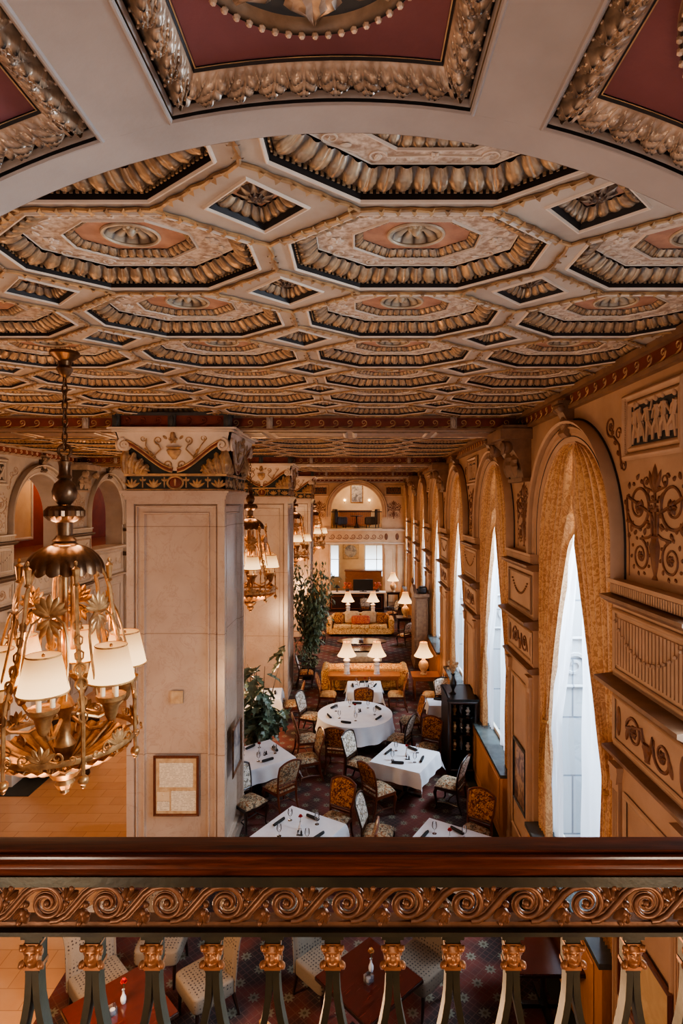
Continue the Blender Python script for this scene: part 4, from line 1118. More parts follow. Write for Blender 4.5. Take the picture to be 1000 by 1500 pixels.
# ================================================================== NEAR RAILING
S = 1.14; RY = .895*S
def rz(py, Y): return EYE-(py-737)*Y/F
def railing():
    t = thing('balcony_railing', 'mahogany topped iron balcony railing with running bronze scrolls in the foreground', 'railing', (0, RY, 4.5))
    pr = [(1.05,1226),(1.035,1232),(1.02,1239),(1.012,1244.5),(1.0105,1247),(1.014,1248.6),(1.014,1250),(1.009,1252),(1.006,1255.5),(1.0055,1259),(1.008,1262.5),(1.014,1265),(1.0155,1268),(1.0155,1273),(1.019,1276.5),(1.020,1285),(1.05,1276)]
    prof = [(Y-RY, rz(py, Y)-4.5) for Y, py in pr]
    mb = MB(); mb.prism(prof, -2.05, 2.0, 'x'); mb.obj('handrail', M['rail'], t, smooth=25)
    Z = lambda py: rz(py, RY)-4.5
    mb = MB(); mb.box(-2.05, 2.0, -.004, .03, Z(1298), Z(1283)); mb.obj('top_bar', M['iron'], t)
    mb = MB(); mb.box(-2.05, 2.0, -.006, .034, Z(1369), Z(1358.5)); mb.box(-2.05, 2.0, -.012, .036, Z(1362), Z(1359)); mb.obj('lower_bar', M['iron'], t)
    mb = MB(); mb.box(-2.05, 2.0, .0, .024, Z(1359), Z(1350.5)); mb.obj('scroll_base_bar', M['scroll'], t)
    P = 88*RY/F; h = Z(1297)-Z(1352); r = h*.46; x0 = (47+20-525)*RY/F
    def scroll():
        mb = MB(); zc = Z(1325)
        # one ribbed ribbon: leaves the foot of the scroll before, rises over the top and curls inward
        pts = [(-P*.92, 0, Z(1350)), (-P*.80, 0, Z(1349)), (-P*.66, 0, Z(1342)), (-P*.5, 0, Z(1326)), (-P*.36, 0, Z(1311)), (-P*.22, 0, Z(1302)), (-P*.06, 0, Z(1299.5))]
        for i in range(40):
            a = pi/2-.12-2*pi*1.6*i/39*1.0; rr = r*(1-.86*i/39); pts.append((rr*cos(a), 0, zc+rr*sin(a)))
        n = len(pts); bw = h*.125
        for off, rad in ((0, .62), (.75, .34), (-.75, .34)):
            q = []
            for i, p in enumerate(pts):
                a = Vector(pts[max(i-1,0)]); b = Vector(pts[min(i+1,n-1)]); d = (b-a).normalized(); w = bw*(1-.45*i/n)
                q.append((p[0]-d.z*off*w, p[1]+.008-(.006 if off == 0 else .003), p[2]+d.x*off*w))
            mb.tube(q, [bw*(1-.45*i/n)*rad for i in range(n)], 8, flat=1.0)
        mb.ball((0, .004, zc), bw*.75, 10, 8)
        mb.lathe  # foliage buds between scrolls
        for (bx, bz, an, s) in ((-P*.49, Z(1345), -2.0, 1), (-P*.40, Z(1306), .9, .9)):
            if s == 1: bx, bz = -P*.36, Z(1332)
            else: bx, bz = P*.36, Z(1318)
            an = radians(250) if s == 1 else radians(68)
            for q in range(3): mb.leaf(bx, bz, an+(q-1)*.5, .024*S*s, .013*S, .014, .004, 8, 6)
            mb.ball((bx+.006*cos(an), .0, bz+.006*sin(an)), .0062*S, 8, 6); mb.ball((bx-.008*cos(an), .002, bz-.008*sin(an)), .0052*S, 8, 6)
            mb.ball((bx+.021*S*cos(an), -.002, bz+.021*S*sin(an)), .0048*S, 8, 6); mb.ball((bx+.012*cos(an+.9), .0, bz+.012*sin(an+.9)), .0042*S, 8, 6)
        return mb
    s0 = scroll().obj('scroll', M['scroll'], t, (x0-88*2*RY/F*0, 0, 0), smooth=50)
    for i in range(-6, 17):
        if i: cpart(s0, t, (x0+P*i, 0, 0))
    def baluster():
        mb = MB(); w = .0115*S
        mb.box(-w*1.5, w*1.5, -.002, .03, Z(1376), Z(1368)); mb.box(-w, w, .0, .026, Z(1425), Z(1376))
        zs = [Z(1420), Z(1440), Z(1465), Z(1490), Z(1515), Z(1545), Z(1600), Z(1660), Z(1720)]
        xs = [.45, .48, .62, 1.0, 1.5, 2.05, 2.3, 1.7, .6]
        for d in (-1, 1):
            vs = []; n = len(zs); q = .0052*S
            for x, z in zip(xs, zs): vs += [(d*x*w-q, -.001, z), (d*x*w+q, -.001, z), (d*x*w+q, .022, z), (d*x*w-q, .022, z)]
            fs = []
            for i in range(n-1):
                for j in range(4): fs.append((4*i+j, 4*i+(j+1) % 4, 4*i+4+(j+1) % 4, 4*i+4+j))
            mb.add(vs, fs)
        mb.box(-w*1.4, w*1.4, -.003, .025, -.0, .06)
        mb.box(-w*.9, w*.9, .0, .024, .05, Z(1715))
        return mb
    def mask():
        mb = MB(); w = .0115*S; s = S; zc = Z(1400)
        def face(u, v):   # a small grotesque face in low relief
            a = (u-.5)*pi*1.1; zz = (v-.5)*.034*s
            rr = .0125*s*(1-.35*abs(2*v-1)**3)
            e = .0022*s*(math.exp(-((abs(a)-.55)/.25)**2-((zz-.005*s)/.0022)**2))*-1+.004*s*math.exp(-(a/.22)**2-((zz-.0)/.005)**2)+.002*s*math.exp(-(a/.5)**2-((zz+.0085*s)/.0016)**2)+.0022*s*math.exp(-((abs(a)-.5)/.35)**2-((zz-.0098*s)/.0018)**2)+.0015*s*math.exp(-((abs(a)-.8)/.25)**2-((zz+.003*s)/.004)**2)
            rr += e
            return (rr*sin(a)*1.02, .004-rr*cos(a)*.9, zc+zz)
        mb.grid(face, 28, 28)
        for d in (-1, 1):
            mb.leaf(d*.009*s, zc+.009*s, pi/2-d*.7, .013*s, .011*s, .008, -.002, 6, 5)
            mb.leaf(d*.011*s, zc-.005*s, -pi/2+d*.5, .016*s, .011*s, .01, -.001, 6, 5)
            mb.spiral(d*.0135*s, zc-.014*s, .0045*s, 1.2, 0, d, .0022*s, -.002, 12)
            mb.ball((d*.013*s, .004, zc+.004*s), .004*s, 8, 6, (.6,1,1.6))
        mb.box(-w*1.1, w*1.1, -.002, .028, zc-.022*s, zc-.016*s); mb.box(-w*1.1, w*1.1, -.002, .028, zc+.015*s, zc+.019*s)
        return mb
    b0 = baluster().obj('baluster', M['iron'], t, ((47-525)*RY/F, 0, 0), smooth=30)
    mask().obj('gilded_mask', M['mask'], b0, smooth=60)
    for i in range(-6, 17):
        if i: cpart(b0, t, ((47-525)*RY/F+P*i, 0, 0))
    return t
railing()
# ================================================================== FURNITURE
def at(px, py, z=0):
    """world point at height z seen at that spot of the frame, used to read positions off"""
    Y = F*(EYE-z)/(py-737); return ((px-525)*Y/F, Y)
def face(dx, dy): return atan2(dy, dx)-pi/2          # rotation that turns local +y towards (dx, dy)
def rbox(mb, x0, x1, y0, y1, z0, z1, puff=.0, n=8, e=.35):
    """soft cushion block"""
    cx, cy, cz = (x0+x1)/2, (y0+y1)/2, (z0+z1)/2; hx, hy, hz = (x1-x0)/2, (y1-y0)/2, (z1-z0)/2
    sg = lambda v: (abs(v)**e)*(1 if v >= 0 else -1)
    return mb.grid(lambda u, v: (cx+hx*sg(sin(pi*v))*sg(cos(2*pi*u)), cy+hy*sg(sin(pi*v))*sg(sin(2*pi*u)), cz+hz*sg(cos(pi*v))), 6*n, 3*n, cu=True)
def chair_back(w, z0, z1, y0, lean, arch, th, n=12):
    def yy(z): return y0-lean*((z-z0)/(z1-z0))**1.2
    def top(u): return z1-arch*(abs(2*u-1)**2.2)
    def wd(v): return w*(.86+.14*sin(v*pi*.62))
    out = [((2*0-1)*wd(v)/2, z0+(top(0)-z0)*v) for v in [i/8 for i in range(9)]]+[((2*u-1)*wd(1)/2, top(u)) for u in [i/10 for i in range(1, 10)]]+[(wd(v)/2, z0+(top(1)-z0)*v) for v in [1-i/8 for i in range(9)]]
    pad = MB()
    for s in (1, -1):
        pad.grid(lambda u, v: (((2*u-1)*wd(v)/2*.95), yy(z0+(top(u)-z0)*v)+s*(.006+th*(1-(2*u-1)**4)*(1-(2*v-1)**6)), z0+.012+(top(u)-z0-.03)*v), n, n)
    fr = MB(); fr.tube([(x, yy(z), z) for x, z in out], .019, 6, closed=True)
    return pad, fr, yy
def dining_chair(fab, fab2, wood_, arms=False, w=.5):
    t = thing('dining_chair', '-', 'chair')
    pad, fr, yy = chair_back(w, .58, 1.06, -.2, .13, .075, .026)
    pad.obj('back_pad', fab, t); fr.box(-w*.38, w*.38, -.225, -.2, .5, .535); fr.obj('backrest_frame', wood_, t)
    mb = MB()
    mb.grid(lambda u, v: ((2*u-1)*(.265-.03*(1-v)), -.22+.47*v+.03*(1-(2*u-1)**2)*v, .44+.085*(1-abs(2*u-1)**5)*(1-abs(2*v-1)**5)), 14, 14)
    mb.obj('seat', fab2, t)
    mb = MB(); mb.prism([(-.235,-.22),(.235,-.22),(.265,.24),(.12,.275),(-.12,.275),(-.265,.24)], .39, .45); mb.obj('seat_rail', wood_, t)
    for d in (-1, 1):
        mb = MB(); mb.tube([(d*.23,.215,.42),(d*.25,.24,.33),(d*.235,.225,.18),(d*.225,.215,.06),(d*.24,.24,0)], [.03,.034,.022,.017,.022], 8); mb.obj('leg', wood_, t)
        mb = MB(); mb.tube([(d*w*.43,-.2,.6),(d*.215,-.2,.42),(d*.21,-.225,.2),(d*.215,-.3,0)], [.02,.024,.021,.018], 6); mb.obj('leg', wood_, t)
        if arms:
            mb = MB(); mb.tube([(d*.25,-.26,.8),(d*.29,-.1,.74),(d*.30,.08,.72),(d*.29,.14,.70),(d*.27,.1,.6),(d*.26,.06,.44)], [.018,.02,.022,.025,.018,.02], 8)
            mb.obj('armrest', wood_, t)
    mb = MB()
    for d in (-1, 1): mb.tube([(d*.225,.2,.14),(d*.19,0,.15),(d*.213,-.24,.14)], .012, 6)
    mb.tube([(-.19,0,.15),(0,.03,.155),(.19,0,.15)], .012, 6); mb.obj('stretcher', wood_, t)
    return t
CF = dining_chair(M['floral'], M['floral'], M['wood']); CP = dining_chair(M['floralpale'], M['floral'], M['darkwood']); CR = dining_chair(M['floralrust'], M['floral'], M['wood'])
CG = dining_chair(M['floralrust'], M['seatgold'], M['wood']); CA = dining_chair(M['floralpale'], M['floralrust'], M['darkwood'], True, .56)
used_src = set()
def place(src, x, y, d, label, group=None, z=0, s=None):
    rzv = face(*d)
    if src.name not in used_src:
        used_src.add(src.name); src.location = (x, y, z); src.rotation_euler = (0,0,rzv); src['label'] = label
        if group: src['group'] = group
        if s: src.scale = s
        return src
    return dup(src, (x, y, z), rzv, label, group, s)
G1 = 'tapestry dining chairs around the white tables'
place(CF, -1.52, 11.3, (-.7,.72), 'floral dining chair with its back to the balcony, at the pillar-side white table', G1)
place(CF, -1.1, 12.55, (-.9,-.3), 'floral dining chair on the lounge side of the pillar-side white table, beyond its corner', G1)
place(CP, -2.05, 10.75, (.75,-.65), 'pale floral chair tight against the nearest pillar, only its back showing', G1)
place(CR, -.42, 10.12, (-.5,-.86), 'rust and gold chair tucked at the lounge side of the nearest white table', G1)
place(CP, .30, 9.72, (.97,-.25), 'pale floral chair between the two white tables nearest the balcony', G1)
place(CF, -.02, 9.0, (-1,.1), 'dining chair of which only the wooden crest shows just above the handrail', G1)
place(CR, .37, 11.18, (.8,.6), 'rust floral chair with its back to the balcony, pulled to the middle square table', G1)
place(CP, 1.83, 11.42, (-.85,.5), 'pale floral chair on the window side of the middle square table', G1)
place(CR, 1.56, 13.1, (-.5,-.86), 'gold and rust chair at the lounge side of the middle square table, near the cabinet', G1)
place(CP, .02, 12.35, (.85,-.5), 'pale floral chair between the middle square table and the round table', G1)
place(CR, -.47, 13.0, (.2,.97), 'dark rust chair with its back to the balcony at the round table', G1)
place(CP, .98, 13.6, (-.9,.45), 'grey floral chair on the window side of the round table, nearer the balcony', G1)
place(CR, 1.35, 14.75, (-1,-.1), 'narrow gold floral chair seen side-on at the window side of the round table', G1)
place(CP, -1.27, 15.05, (.93,-.35), 'pale floral chair on the pillar side of the round table, lounge end', G1)
place(CF, -1.24, 13.6, (.95,.25), 'floral chair half hidden behind the leafy plant at the round table', G1)
place(CG, -.92, 16.75, (1,-.05), 'gold seated chair on the pillar side of the small square table', G1)
place(CG, 1.12, 16.75, (-1,.05), 'gold seated chair on the window side of the small square table', G1)
place(CR, .14, 15.74, (0,1), 'rust backed chair at the small square table, facing the lounge', G1)
place(CG, 2.12, 16.7, (-1,.15), 'gold seated chair in front of the wooden lamp table by the window', G1)
place(CF, -1.82, 15.95, (-1,-.1), 'brown floral chair at the far white table beside the second pillar', G1)
place(CP, 2.36, 16.05, (-.1,-1), 'pale chair behind the black display cabinet at the narrow white table', G1)
place(CR, 1.95, 9.72, (-.6,-.8), 'gold and rust chair under the windows at the white table nearest them', G1)
# tables with cloths
def sq_table(s):
    t = thing('dining_table', '-', 'table'); mb = MB(); mb.box(-s/2+.01, s/2-.01, -s/2+.01, s/2-.01, .70, .735); mb.obj('table_top', M['wood'], t)
    mb = MB(); mb.lathe([(.04,.7),(.05,.4),(.07,.2),(.05,.1),(.05,.04)], 12); mb.obj('column', M['darkwood'], t)
    mb = MB(); mb.box(-.36, .36, -.04, .04, 0, .05); mb.box(-.04, .04, -.36, .36, 0, .05); mb.obj('foot', M['darkwood'], t)
    return t
def sq_cloth(s, drop, seed):
    mb = MB(); h = s/2; r = random.Random(seed); ph = [r.uniform(0, 6) for _ in range(4)]; n = 56
    E = h+drop
    def fn(u, v):
        a, b = (2*u-1)*E, (2*v-1)*E; ea, eb = max(0, abs(a)-h), max(0, abs(b)-h); sa, sb = (1 if a > 0 else -1), (1 if b > 0 else -1)
        k = min(1, hypot(ea, eb)/.12); d = hypot(ea, eb)
        x = sa*(min(abs(a), h)+.10*ea+.03*eb*(ea > 0)); y = sb*(min(abs(b), h)+.10*eb+.03*ea*(eb > 0))
        if ea and eb:
            m = min(ea, eb); x += sa*m*.2; y += sb*m*.2
        rip = .014*k*(sin(b*17+ph[0]) if ea >= eb else sin(a*17+ph[1]))
        if ea >= eb: x += sa*rip
        else: y += sb*rip
        z = .748-d*.985 if d > 0 else .748
        cr = .0025*math.exp(-(a/.012)**2)+.0025*math.exp(-(b/.012)**2)
        return (x, y, z+cr*(d == 0))
    mb.grid(fn, n, n); return mb
def rd_table(R_):
    t = thing('dining_table', '-', 'table'); mb = MB(); mb.lathe([(.001,.735),(R_-.01,.735),(R_-.01,.70),(.001,.70)], 40); mb.obj('table_top', M['wood'], t)
    for i in range(4):
        a = pi/4+i*pi/2; mb = MB(); mb.tube([(.5*cos(a),.5*sin(a),.7),(.5*cos(a),.5*sin(a),0)], .03, 8); mb.obj('leg', M['darkwood'], t)
    return t
def rd_cloth(R_, drop):
    mb = MB(); mb.grid(lambda u, v: (R_*v*cos(2*pi*u), R_*v*sin(2*pi*u), .748), 96, 6, cu=True)
    def fn(u, v):
        a = 2*pi*u; f = .5+.5*sin(a*17+1.3*sin(a*3)); r = R_+drop*v*(.06+.13*f*v)
        return (r*cos(a), r*sin(a), .748-drop*v*(.98+.03*sin(a*4+.6)))
    mb.grid(fn, 170, 10, cu=True); return mb
TBL = {}
def table_set(key, x, y, s, ang, phrase, drop=.30, round_=False, glasses=None):
    t = rd_table(s) if round_ else sq_table(s); t.location = (x, y, 0); t.rotation_euler = (0,0,ang); t['label'] = 'dining table under the cloth of the %s' % phrase; t['group'] = 'dining tables under white cloths'
    c = (rd_cloth(s, .42) if round_ else sq_cloth(s, drop, len(TBL))).obj('tablecloth', M['cloth'], None, (x, y, 0), ang, smooth=50)
    tag(c, 'white linen cloth draped over the %s' % phrase, 'tablecloth', 'white tablecloths'); TBL[key] = (x, y, s, ang, phrase)
r31 = radians(-31)
table_set('A', -.965, 9.255, 1.12, r31, 'square table nearest the first pillar and balcony')
table_set('B', 1.37, 8.87, 1.12, r31, 'square table by the windows just over the handrail')
table_set('C', .965, 11.95, 1.1, radians(-28), 'square table in the middle of the dining room')
table_set('D', -.09, 14.4, .93, 0, 'big round table', round_=True)
table_set('E', .16, 16.55, .98, 0, 'small square table beyond the round one')
table_set('F', -2.08, 12.05, 1.12, radians(37), 'square table half hidden by the first pillar')
table_set('G', -2.6, 15.9, .95, radians(5), 'distant table beside the second pillar')
table_set('H', 2.12, 15.25, .58, 0, 'narrow table behind the black cabinet')
# place settings
def napkin_roll():
    mb = MB(); mb.tube([(-.125,0,.03),(-.1,0,.031),(0,0,.03),(.1,0,.031),(.125,0,.03)], [.024,.028,.029,.028,.024], 10, flat=.75)
    mb.tube([(-.12,.02,.022),(.12,.024,.022)], .016, 6)
    return mb.obj('rolled_napkin', M['napkin'])
def wineglass():
    t = thing('water_glass', '-', 'glass')
    mb = MB(); mb.lathe([(.001,.004),(.034,.004),(.034,.008),(.006,.014),(.005,.06),(.008,.07),(.03,.09),(.04,.12),(.039,.15),(.033,.185)], 16); mb.obj('bowl', M['crystal'], t)
    return t
def bud_vase(col):
    t = thing('bud_vase', '-', 'vase')
    mb = MB(); mb.lathe([(.001,0),(.022,0),(.03,.03),(.028,.06),(.012,.095),(.010,.13),(.016,.14)], 14); mb.obj('vase_body', M['porcelain'], t)
    mb = MB(); mb.tube([(0,0,.05),(.005,0,.14),(.0,.01,.2)], .004, 5); mb.obj('stem', M['stem'], t)
    mb = MB(); o = MB()
    for k in range(3):
        for i in range(5):
            a = 2*pi*i/5+k*.6
            mb.grid(lambda u, v: ((.006+.03*u*(.5+.25*k))*cos(a+(v-.5)*1.5), .01+(.006+.03*u*(.5+.25*k))*sin(a+(v-.5)*1.5), .2+.035*u-.012*k*u+.01*sin(pi*v)), 3, 4)
    mb.ball((0,.01,.215), .016, 8, 6); mb.obj('rose_bloom', M[col], t)
    return t
def shakers():
    t = thing('salt_and_pepper_stand', '-', 'condiment stand')
    for d in (-1, 1):
        mb = MB(); mb.lathe([(.001,0),(.017,0),(.017,.05),(.012,.06)], 10, (d*.026,0,0)); mb.obj('shaker_body', M['crystal'] if d < 0 else M['black'], t)
        mb = MB(); mb.lathe([(.013,.058),(.014,.065),(.008,.078),(.001,.08)], 10, (d*.026,0,0)); mb.obj('shaker_cap', M['black'], t)
    mb = MB(); mb.box(-.05, .05, -.02, .02, 0, .006); mb.tube([(-.02,.03,0),(-.02,.03,.09),(.02,.03,.09),(.02,.03,0)], .004, 5); mb.obj('holder', M['black'], t)
    return t
NP = napkin_roll(); WG = wineglass(); BV = bud_vase('rose'); SK = shakers()
ZT_ = .750
def pl_on(src, tkey, lx, ly, rot, label, group):
    x, y, s, a, ph = TBL[tkey]; X = x+lx*cos(a)-ly*sin(a); Y = y+lx*sin(a)+ly*cos(a)
    if src.name not in used_src:
        used_src.add(src.name); src.location = (X, Y, ZT_); src.rotation_euler = (0,0,a+rot); src['label'] = label; src['group'] = group; return src
    if src.type == 'MESH':
        o = src.copy(); C.objects.link(o); o.location = (X, Y, ZT_); o.rotation_euler = (0,0,a+rot); o['label'] = label; return o
    return dup(src, (X, Y, ZT_), a+rot, label, group)
tag(NP, '-', 'napkin'); SIDE = [('lounge', 0, 1), ('window', 1, 0), ('balcony', 0, -1), ('pillar', -1, 0)]
short = {'A': 'white table nearest the first pillar', 'B': 'white table nearest the window wall', 'C': 'middle square white table', 'D': 'big round white table', 'E': 'small square table beyond the round one', 'F': 'white table half behind the first pillar', 'G': 'distant table beside the second pillar', 'H': 'narrow table behind the cabinet'}
for k in 'ABCEFGH':
    x, y, s, a, ph = TBL[k]; q = s/2-.17; rr = random.Random(ord(k))
    for nm, sx, sy in SIDE:
        if k == 'H' and nm != 'lounge': continue
        if k in 'GH' and nm in ('pillar', 'balcony'): continue
        rot = (0 if sy else pi/2)+rr.uniform(-.35, .35)
        pl_on(NP, k, sx*q, sy*q, rot, 'rolled charcoal napkin on the %s side of the %s' % (nm, short[k]), 'rolled charcoal napkins')
        if k in 'ABCEF': pl_on(WG, k, sx*(q-.1)+.16*sy, sy*(q-.1)-.16*sx, 0, 'clear stemmed glass on the %s side of the %s' % (nm, short[k]), 'clear stemmed glasses')
    if k in 'ABCEF':
        pl_on(BV, k, .02, .02, 0, 'white bud vase with a red rose on the %s' % short[k], 'bud vases with red roses')
        pl_on(SK, k, .1, -.1, .4, 'salt and pepper stand on the %s' % short[k], 'salt and pepper stands')
for i, nm in enumerate(('window', 'lounge corner window', 'lounge', 'lounge corner pillar', 'pillar', 'balcony')):
    a = [-.55, .5, 1.5, 2.5, 3.5, 4.4][i]; side = ['window side near the balcony', 'window side near the lounge', 'lounge side', 'pillar side near the lounge', 'pillar side near the balcony', 'balcony side'][i]
    pl_on(NP, 'D', .68*cos(a), .68*sin(a), a+pi/2, 'rolled charcoal napkin on the %s of the big round table' % side, 'rolled charcoal napkins')
    pl_on(WG, 'D', .5*cos(a+.35), .5*sin(a+.35), 0, 'clear stemmed glass on the %s of the big round table' % side, 'clear stemmed glasses')
pl_on(BV, 'D', 0, 0, 0, 'white bud vase with a red rose on the big round white table', 'bud vases with red roses')
pl_on(SK, 'D', .12, .1, .9, 'salt and pepper stand on the big round white table', 'salt and pepper stands')
# lounge chairs below the balcony: fully upholstered, dotted fabric
def parson(rounded):
    t = thing('upholstered_chair', '-', 'chair'); D = M['dotted']; W = .56
    mb = MB()
    def top(u): return (1.03-.16*abs(2*u-1)**2.4) if rounded else 1.1-.05*abs(2*u-1)**8
    def wing(v): return 1+(.10*math.exp(-((v-.93)/.12)**2) if not rounded else .06*sin(pi*v))
    for s in (1, -1):
        mb.grid(lambda u, v: ((2*u-1)*W/2*wing(v), -.24-.13*v**1.3+s*.055*(1-abs(2*u-1)**6)*(1-abs(2*v-1)**12)+.07*(2*u-1)**2*(.3+.7*v), .34+(top(u)-.34)*v), 20, 20)
    mb.obj('backrest', D, t)
    mb = MB(); rbox(mb, -.28, .28, -.26, .28, .3, .5, e=.25); mb.obj('seat', D, t)
    mb = MB(); mb.tube([((2*u-1)*W/2*wing(v), -.24-.13*v**1.3+.07*(2*u-1)**2*(.3+.7*v), .34+(top(u)-.34)*v) for u, v in [(0, .1*i) for i in range(11)]+[(.05*i, 1) for i in range(1, 20)]+[(1, 1-.1*i) for i in range(11)]], .016 if rounded else .012, 6)
    mb.obj('piping', M['seatgold'] if rounded else D, t)
    for d in (-1, 1):
        mb = MB(); mb.tube([(d*.23,.22,.32),(d*.22,.23,0)], [.026,.016], 6); mb.obj('leg', M['darkwood'], t)
        mb = MB(); mb.tube([(d*.23,-.22,.32),(d*.23,-.3,0)], [.026,.016], 6); mb.obj('leg', M['darkwood'], t)
    return t
PC_ = parson(False); PR_ = parson(True); G2 = 'dotted upholstered chairs under the balcony'
place(PC_, -3.02, 6.72, (.7,-.7), 'grey dotted high-backed chair standing on the tiled floor edge, behind the balusters', G2)
place(PC_, -2.5, 7.35, (0,-1), 'brown shaded dotted chair behind the dark table with the red flower', G2)
place(PC_, -1.78, 6.75, (-.75,-.65), 'dotted chair between the two dark wooden tables, facing the flower vase', G2)
place(PC_, -1.75, 5.35, (-.7,.7), 'dotted chair of which only the grey seat shows at the bottom edge', G2)
place(PC_, -.42, 7.0, (.7,-.7), 'grey dotted high-backed chair on the far pillar side of the square red table', G2)
place(PC_, .74, 6.98, (-.7,-.7), 'tall dotted chair on the window side of the square red table', G2)
place(PR_, -.56, 5.72, (.7,.7), 'round topped chair with gold piping on the pillar side of the square red table', G2)
place(PR_, .92, 5.66, (-.7,.7), 'round topped chair with gold piping on the window side of the square red table', G2)
place(PR_, 2.15, 5.72, (.1,1), 'round backed chair drawn up to the red table by the wall', G2)
def bar_table(name, lx, ly, label, x, y, rot):
    t = thing('cafe_table', label, 'table', (x, y, 0), rot, 'dark wooden cafe tables under the balcony')
    mb = MB(); mb.box(-lx/2, lx/2, -ly/2, ly/2, .725, .75); mb.obj('table_top', M['redwood'], t)
    mb = MB(); mb.box(-lx/2-.006, lx/2+.006, -ly/2-.006, ly/2+.006, .705, .738); mb.obj('table_edge', M['darkwood'], t)
    mb = MB(); mb.lathe([(.04,.71),(.035,.1),(.06,.05)], 12); mb.obj('column', M['black'], t)
    mb = MB(); mb.box(-.3, .3, -.03, .03, 0, .05); mb.box(-.03, .03, -.3, .3, 0, .05); mb.obj('foot', M['black'], t)
    return t
bar_table('a', .86, .86, 'dark wooden cafe table holding a white vase with a red and orange flower', -2.47, 5.97, radians(44))
bar_table('b', .84, .84, 'square red mahogany cafe table in the middle, below the handrail', .115, 6.385, radians(43))
bar_table('c', .84, .9, 'red mahogany cafe table against the window wall', 2.2, 6.88, 0)
def candle():
    t = thing('candle_holder', '-', 'candle holder'); mb = MB(); mb.box(-.04, .04, -.04, .04, 0, .075); mb.box(-.033, .033, -.033, .033, .01, .08); mb.obj('glass_cube', M['crystal'], t)
    mb = MB(); mb.lathe([(.001,.01),(.028,.01),(.028,.045),(.001,.046)], 14); mb.obj('candle', M['cloth'], t)
    return t
c1 = candle(); c1.location = (-2.53, 5.93, .751); c1.rotation_euler = (0,0,.7); c1['label'] = 'clear glass cube candle holder beside the red flower vase'
dup(c1, (.11, 6.33, .751), .75, 'clear glass cube candle holder on the square red mahogany table')
v1 = bud_vase('rose'); v1.location = (-2.47, 6.06, .751); v1['label'] = 'white bud vase with a red flower on the dark cafe table'
v2 = bud_vase('seatgold'); v2.location = (.14, 6.47, .751); v2['label'] = 'white bud vase with an orange flower on the square red table'
# console table, lamps, sofas
def long_table(lx, ly, h, label, x, y, mat, cat='table', name='console_table'):
    t = thing(name, label, cat, (x, y, 0)); mb = MB(); mb.box(-lx/2, lx/2, -ly/2, ly/2, h-.035, h); mb.obj('table_top', mat, t)
    mb = MB(); mb.box(-lx/2+.05, lx/2-.05, -ly/2+.04, ly/2-.04, h-.14, h-.035); mb.obj('apron', mat, t)
    for sx in (-1, 1):
        for sy in (-1, 1):
            mb = MB(); mb.lathe([(.03,h-.1),(.035,h*.7),(.022,h*.6),(.035,h*.35),(.02,h*.1),(.03,.03),(.02,0)], 10, (sx*(lx/2-.09), sy*(ly/2-.08), 0)); mb.obj('leg', mat, t)
    return t
long_table(2.2, .5, .76, 'long honey-coloured console table carrying two lamps behind the sofa', .17, 17.72, M['deskwood'])
long_table(.85, .6, .74, 'dark wooden lamp table by the window, with a cream urn lamp', 2.05, 17.75, M['deskwood'], name='lamp_table')
def lamp(label, x, y, z, kind, s=1, grp='lit table lamps with pleated bell shades'):
    t = thing('table_lamp', label, 'lamp', (x, y, z), 0, grp); B = M['porcelain'] if kind == 'jar' else M['cush']
    mb = MB()
    if kind == 'jar': mb.lathe([(r*s, z_*s) for r, z_ in ((.001,0),(.10,0),(.10,.02),(.085,.03),(.085,.26),(.1,.28),(.1,.31),(.06,.34),(.1,.38),(.11,.42),(.05,.47),(.02,.5))], 24)
    else: mb.lathe([(r*s, z_*s) for r, z_ in ((.001,0),(.1,0),(.1,.03),(.06,.05),(.13,.17),(.16,.27),(.13,.37),(.06,.43),(.05,.47),(.02,.5))], 24)
    mb.obj('lamp_base', B, t)
    mb = MB()
    def fn(u, v):
        a = 2*pi*u; r = (.115+.175*v**1.7)*(1+.015*cos(a*24)); return (r*s*cos(a), r*s*sin(a), (.98-.42*v)*s)
    mb.grid(fn, 96, 8, cu=True); sh = mb.obj('lamp_shade', M['shade'], t, smooth=60)
    mb = MB(); mb.tube([(0,0,.47*s),(0,0,.99*s),(0,0,1.03*s)], [.008,.008,.014], 8); mb.obj('harp_and_finial', M['brass'], t)
    LAMPS.append((x, y, z+.72*s, s)); return t
LAMPS = []
lamp('blue and white jar lamp at the pillar end of the honey console table', -.36, 17.72, .76, 'jar')
lamp('blue and white jar lamp at the window end of the honey console table', .56, 17.72, .76, 'jar')
lamp('cream urn lamp on the lamp table beside the window drapes', 2.0, 17.75, .74, 'urn')
lamp('pillar-side lamp of the pair behind the cushioned sofa', -.5, 27.3, .76, 'jar', 1.05)
lamp('window-side lamp of the pair behind the cushioned sofa', .68, 27.3, .76, 'jar', 1.05)
lamp('urn lamp on the small table in front of the tall armoire', 2.15, 26.6, .76, 'urn', 1.15)
lamp('farthest lamp, on the chest against the end wall', 1.95, 32.6, 1.0, 'urn', 1.1)
long_table(1.9, .45, .76, 'dark sofa table carrying the far pair of lamps', .1, 27.35, M['darkwood'], name='sofa_table')
long_table(.7, .7, .76, 'small lamp table near the tall armoire', 2.1, 26.6, M['darkwood'], name='lamp_table')
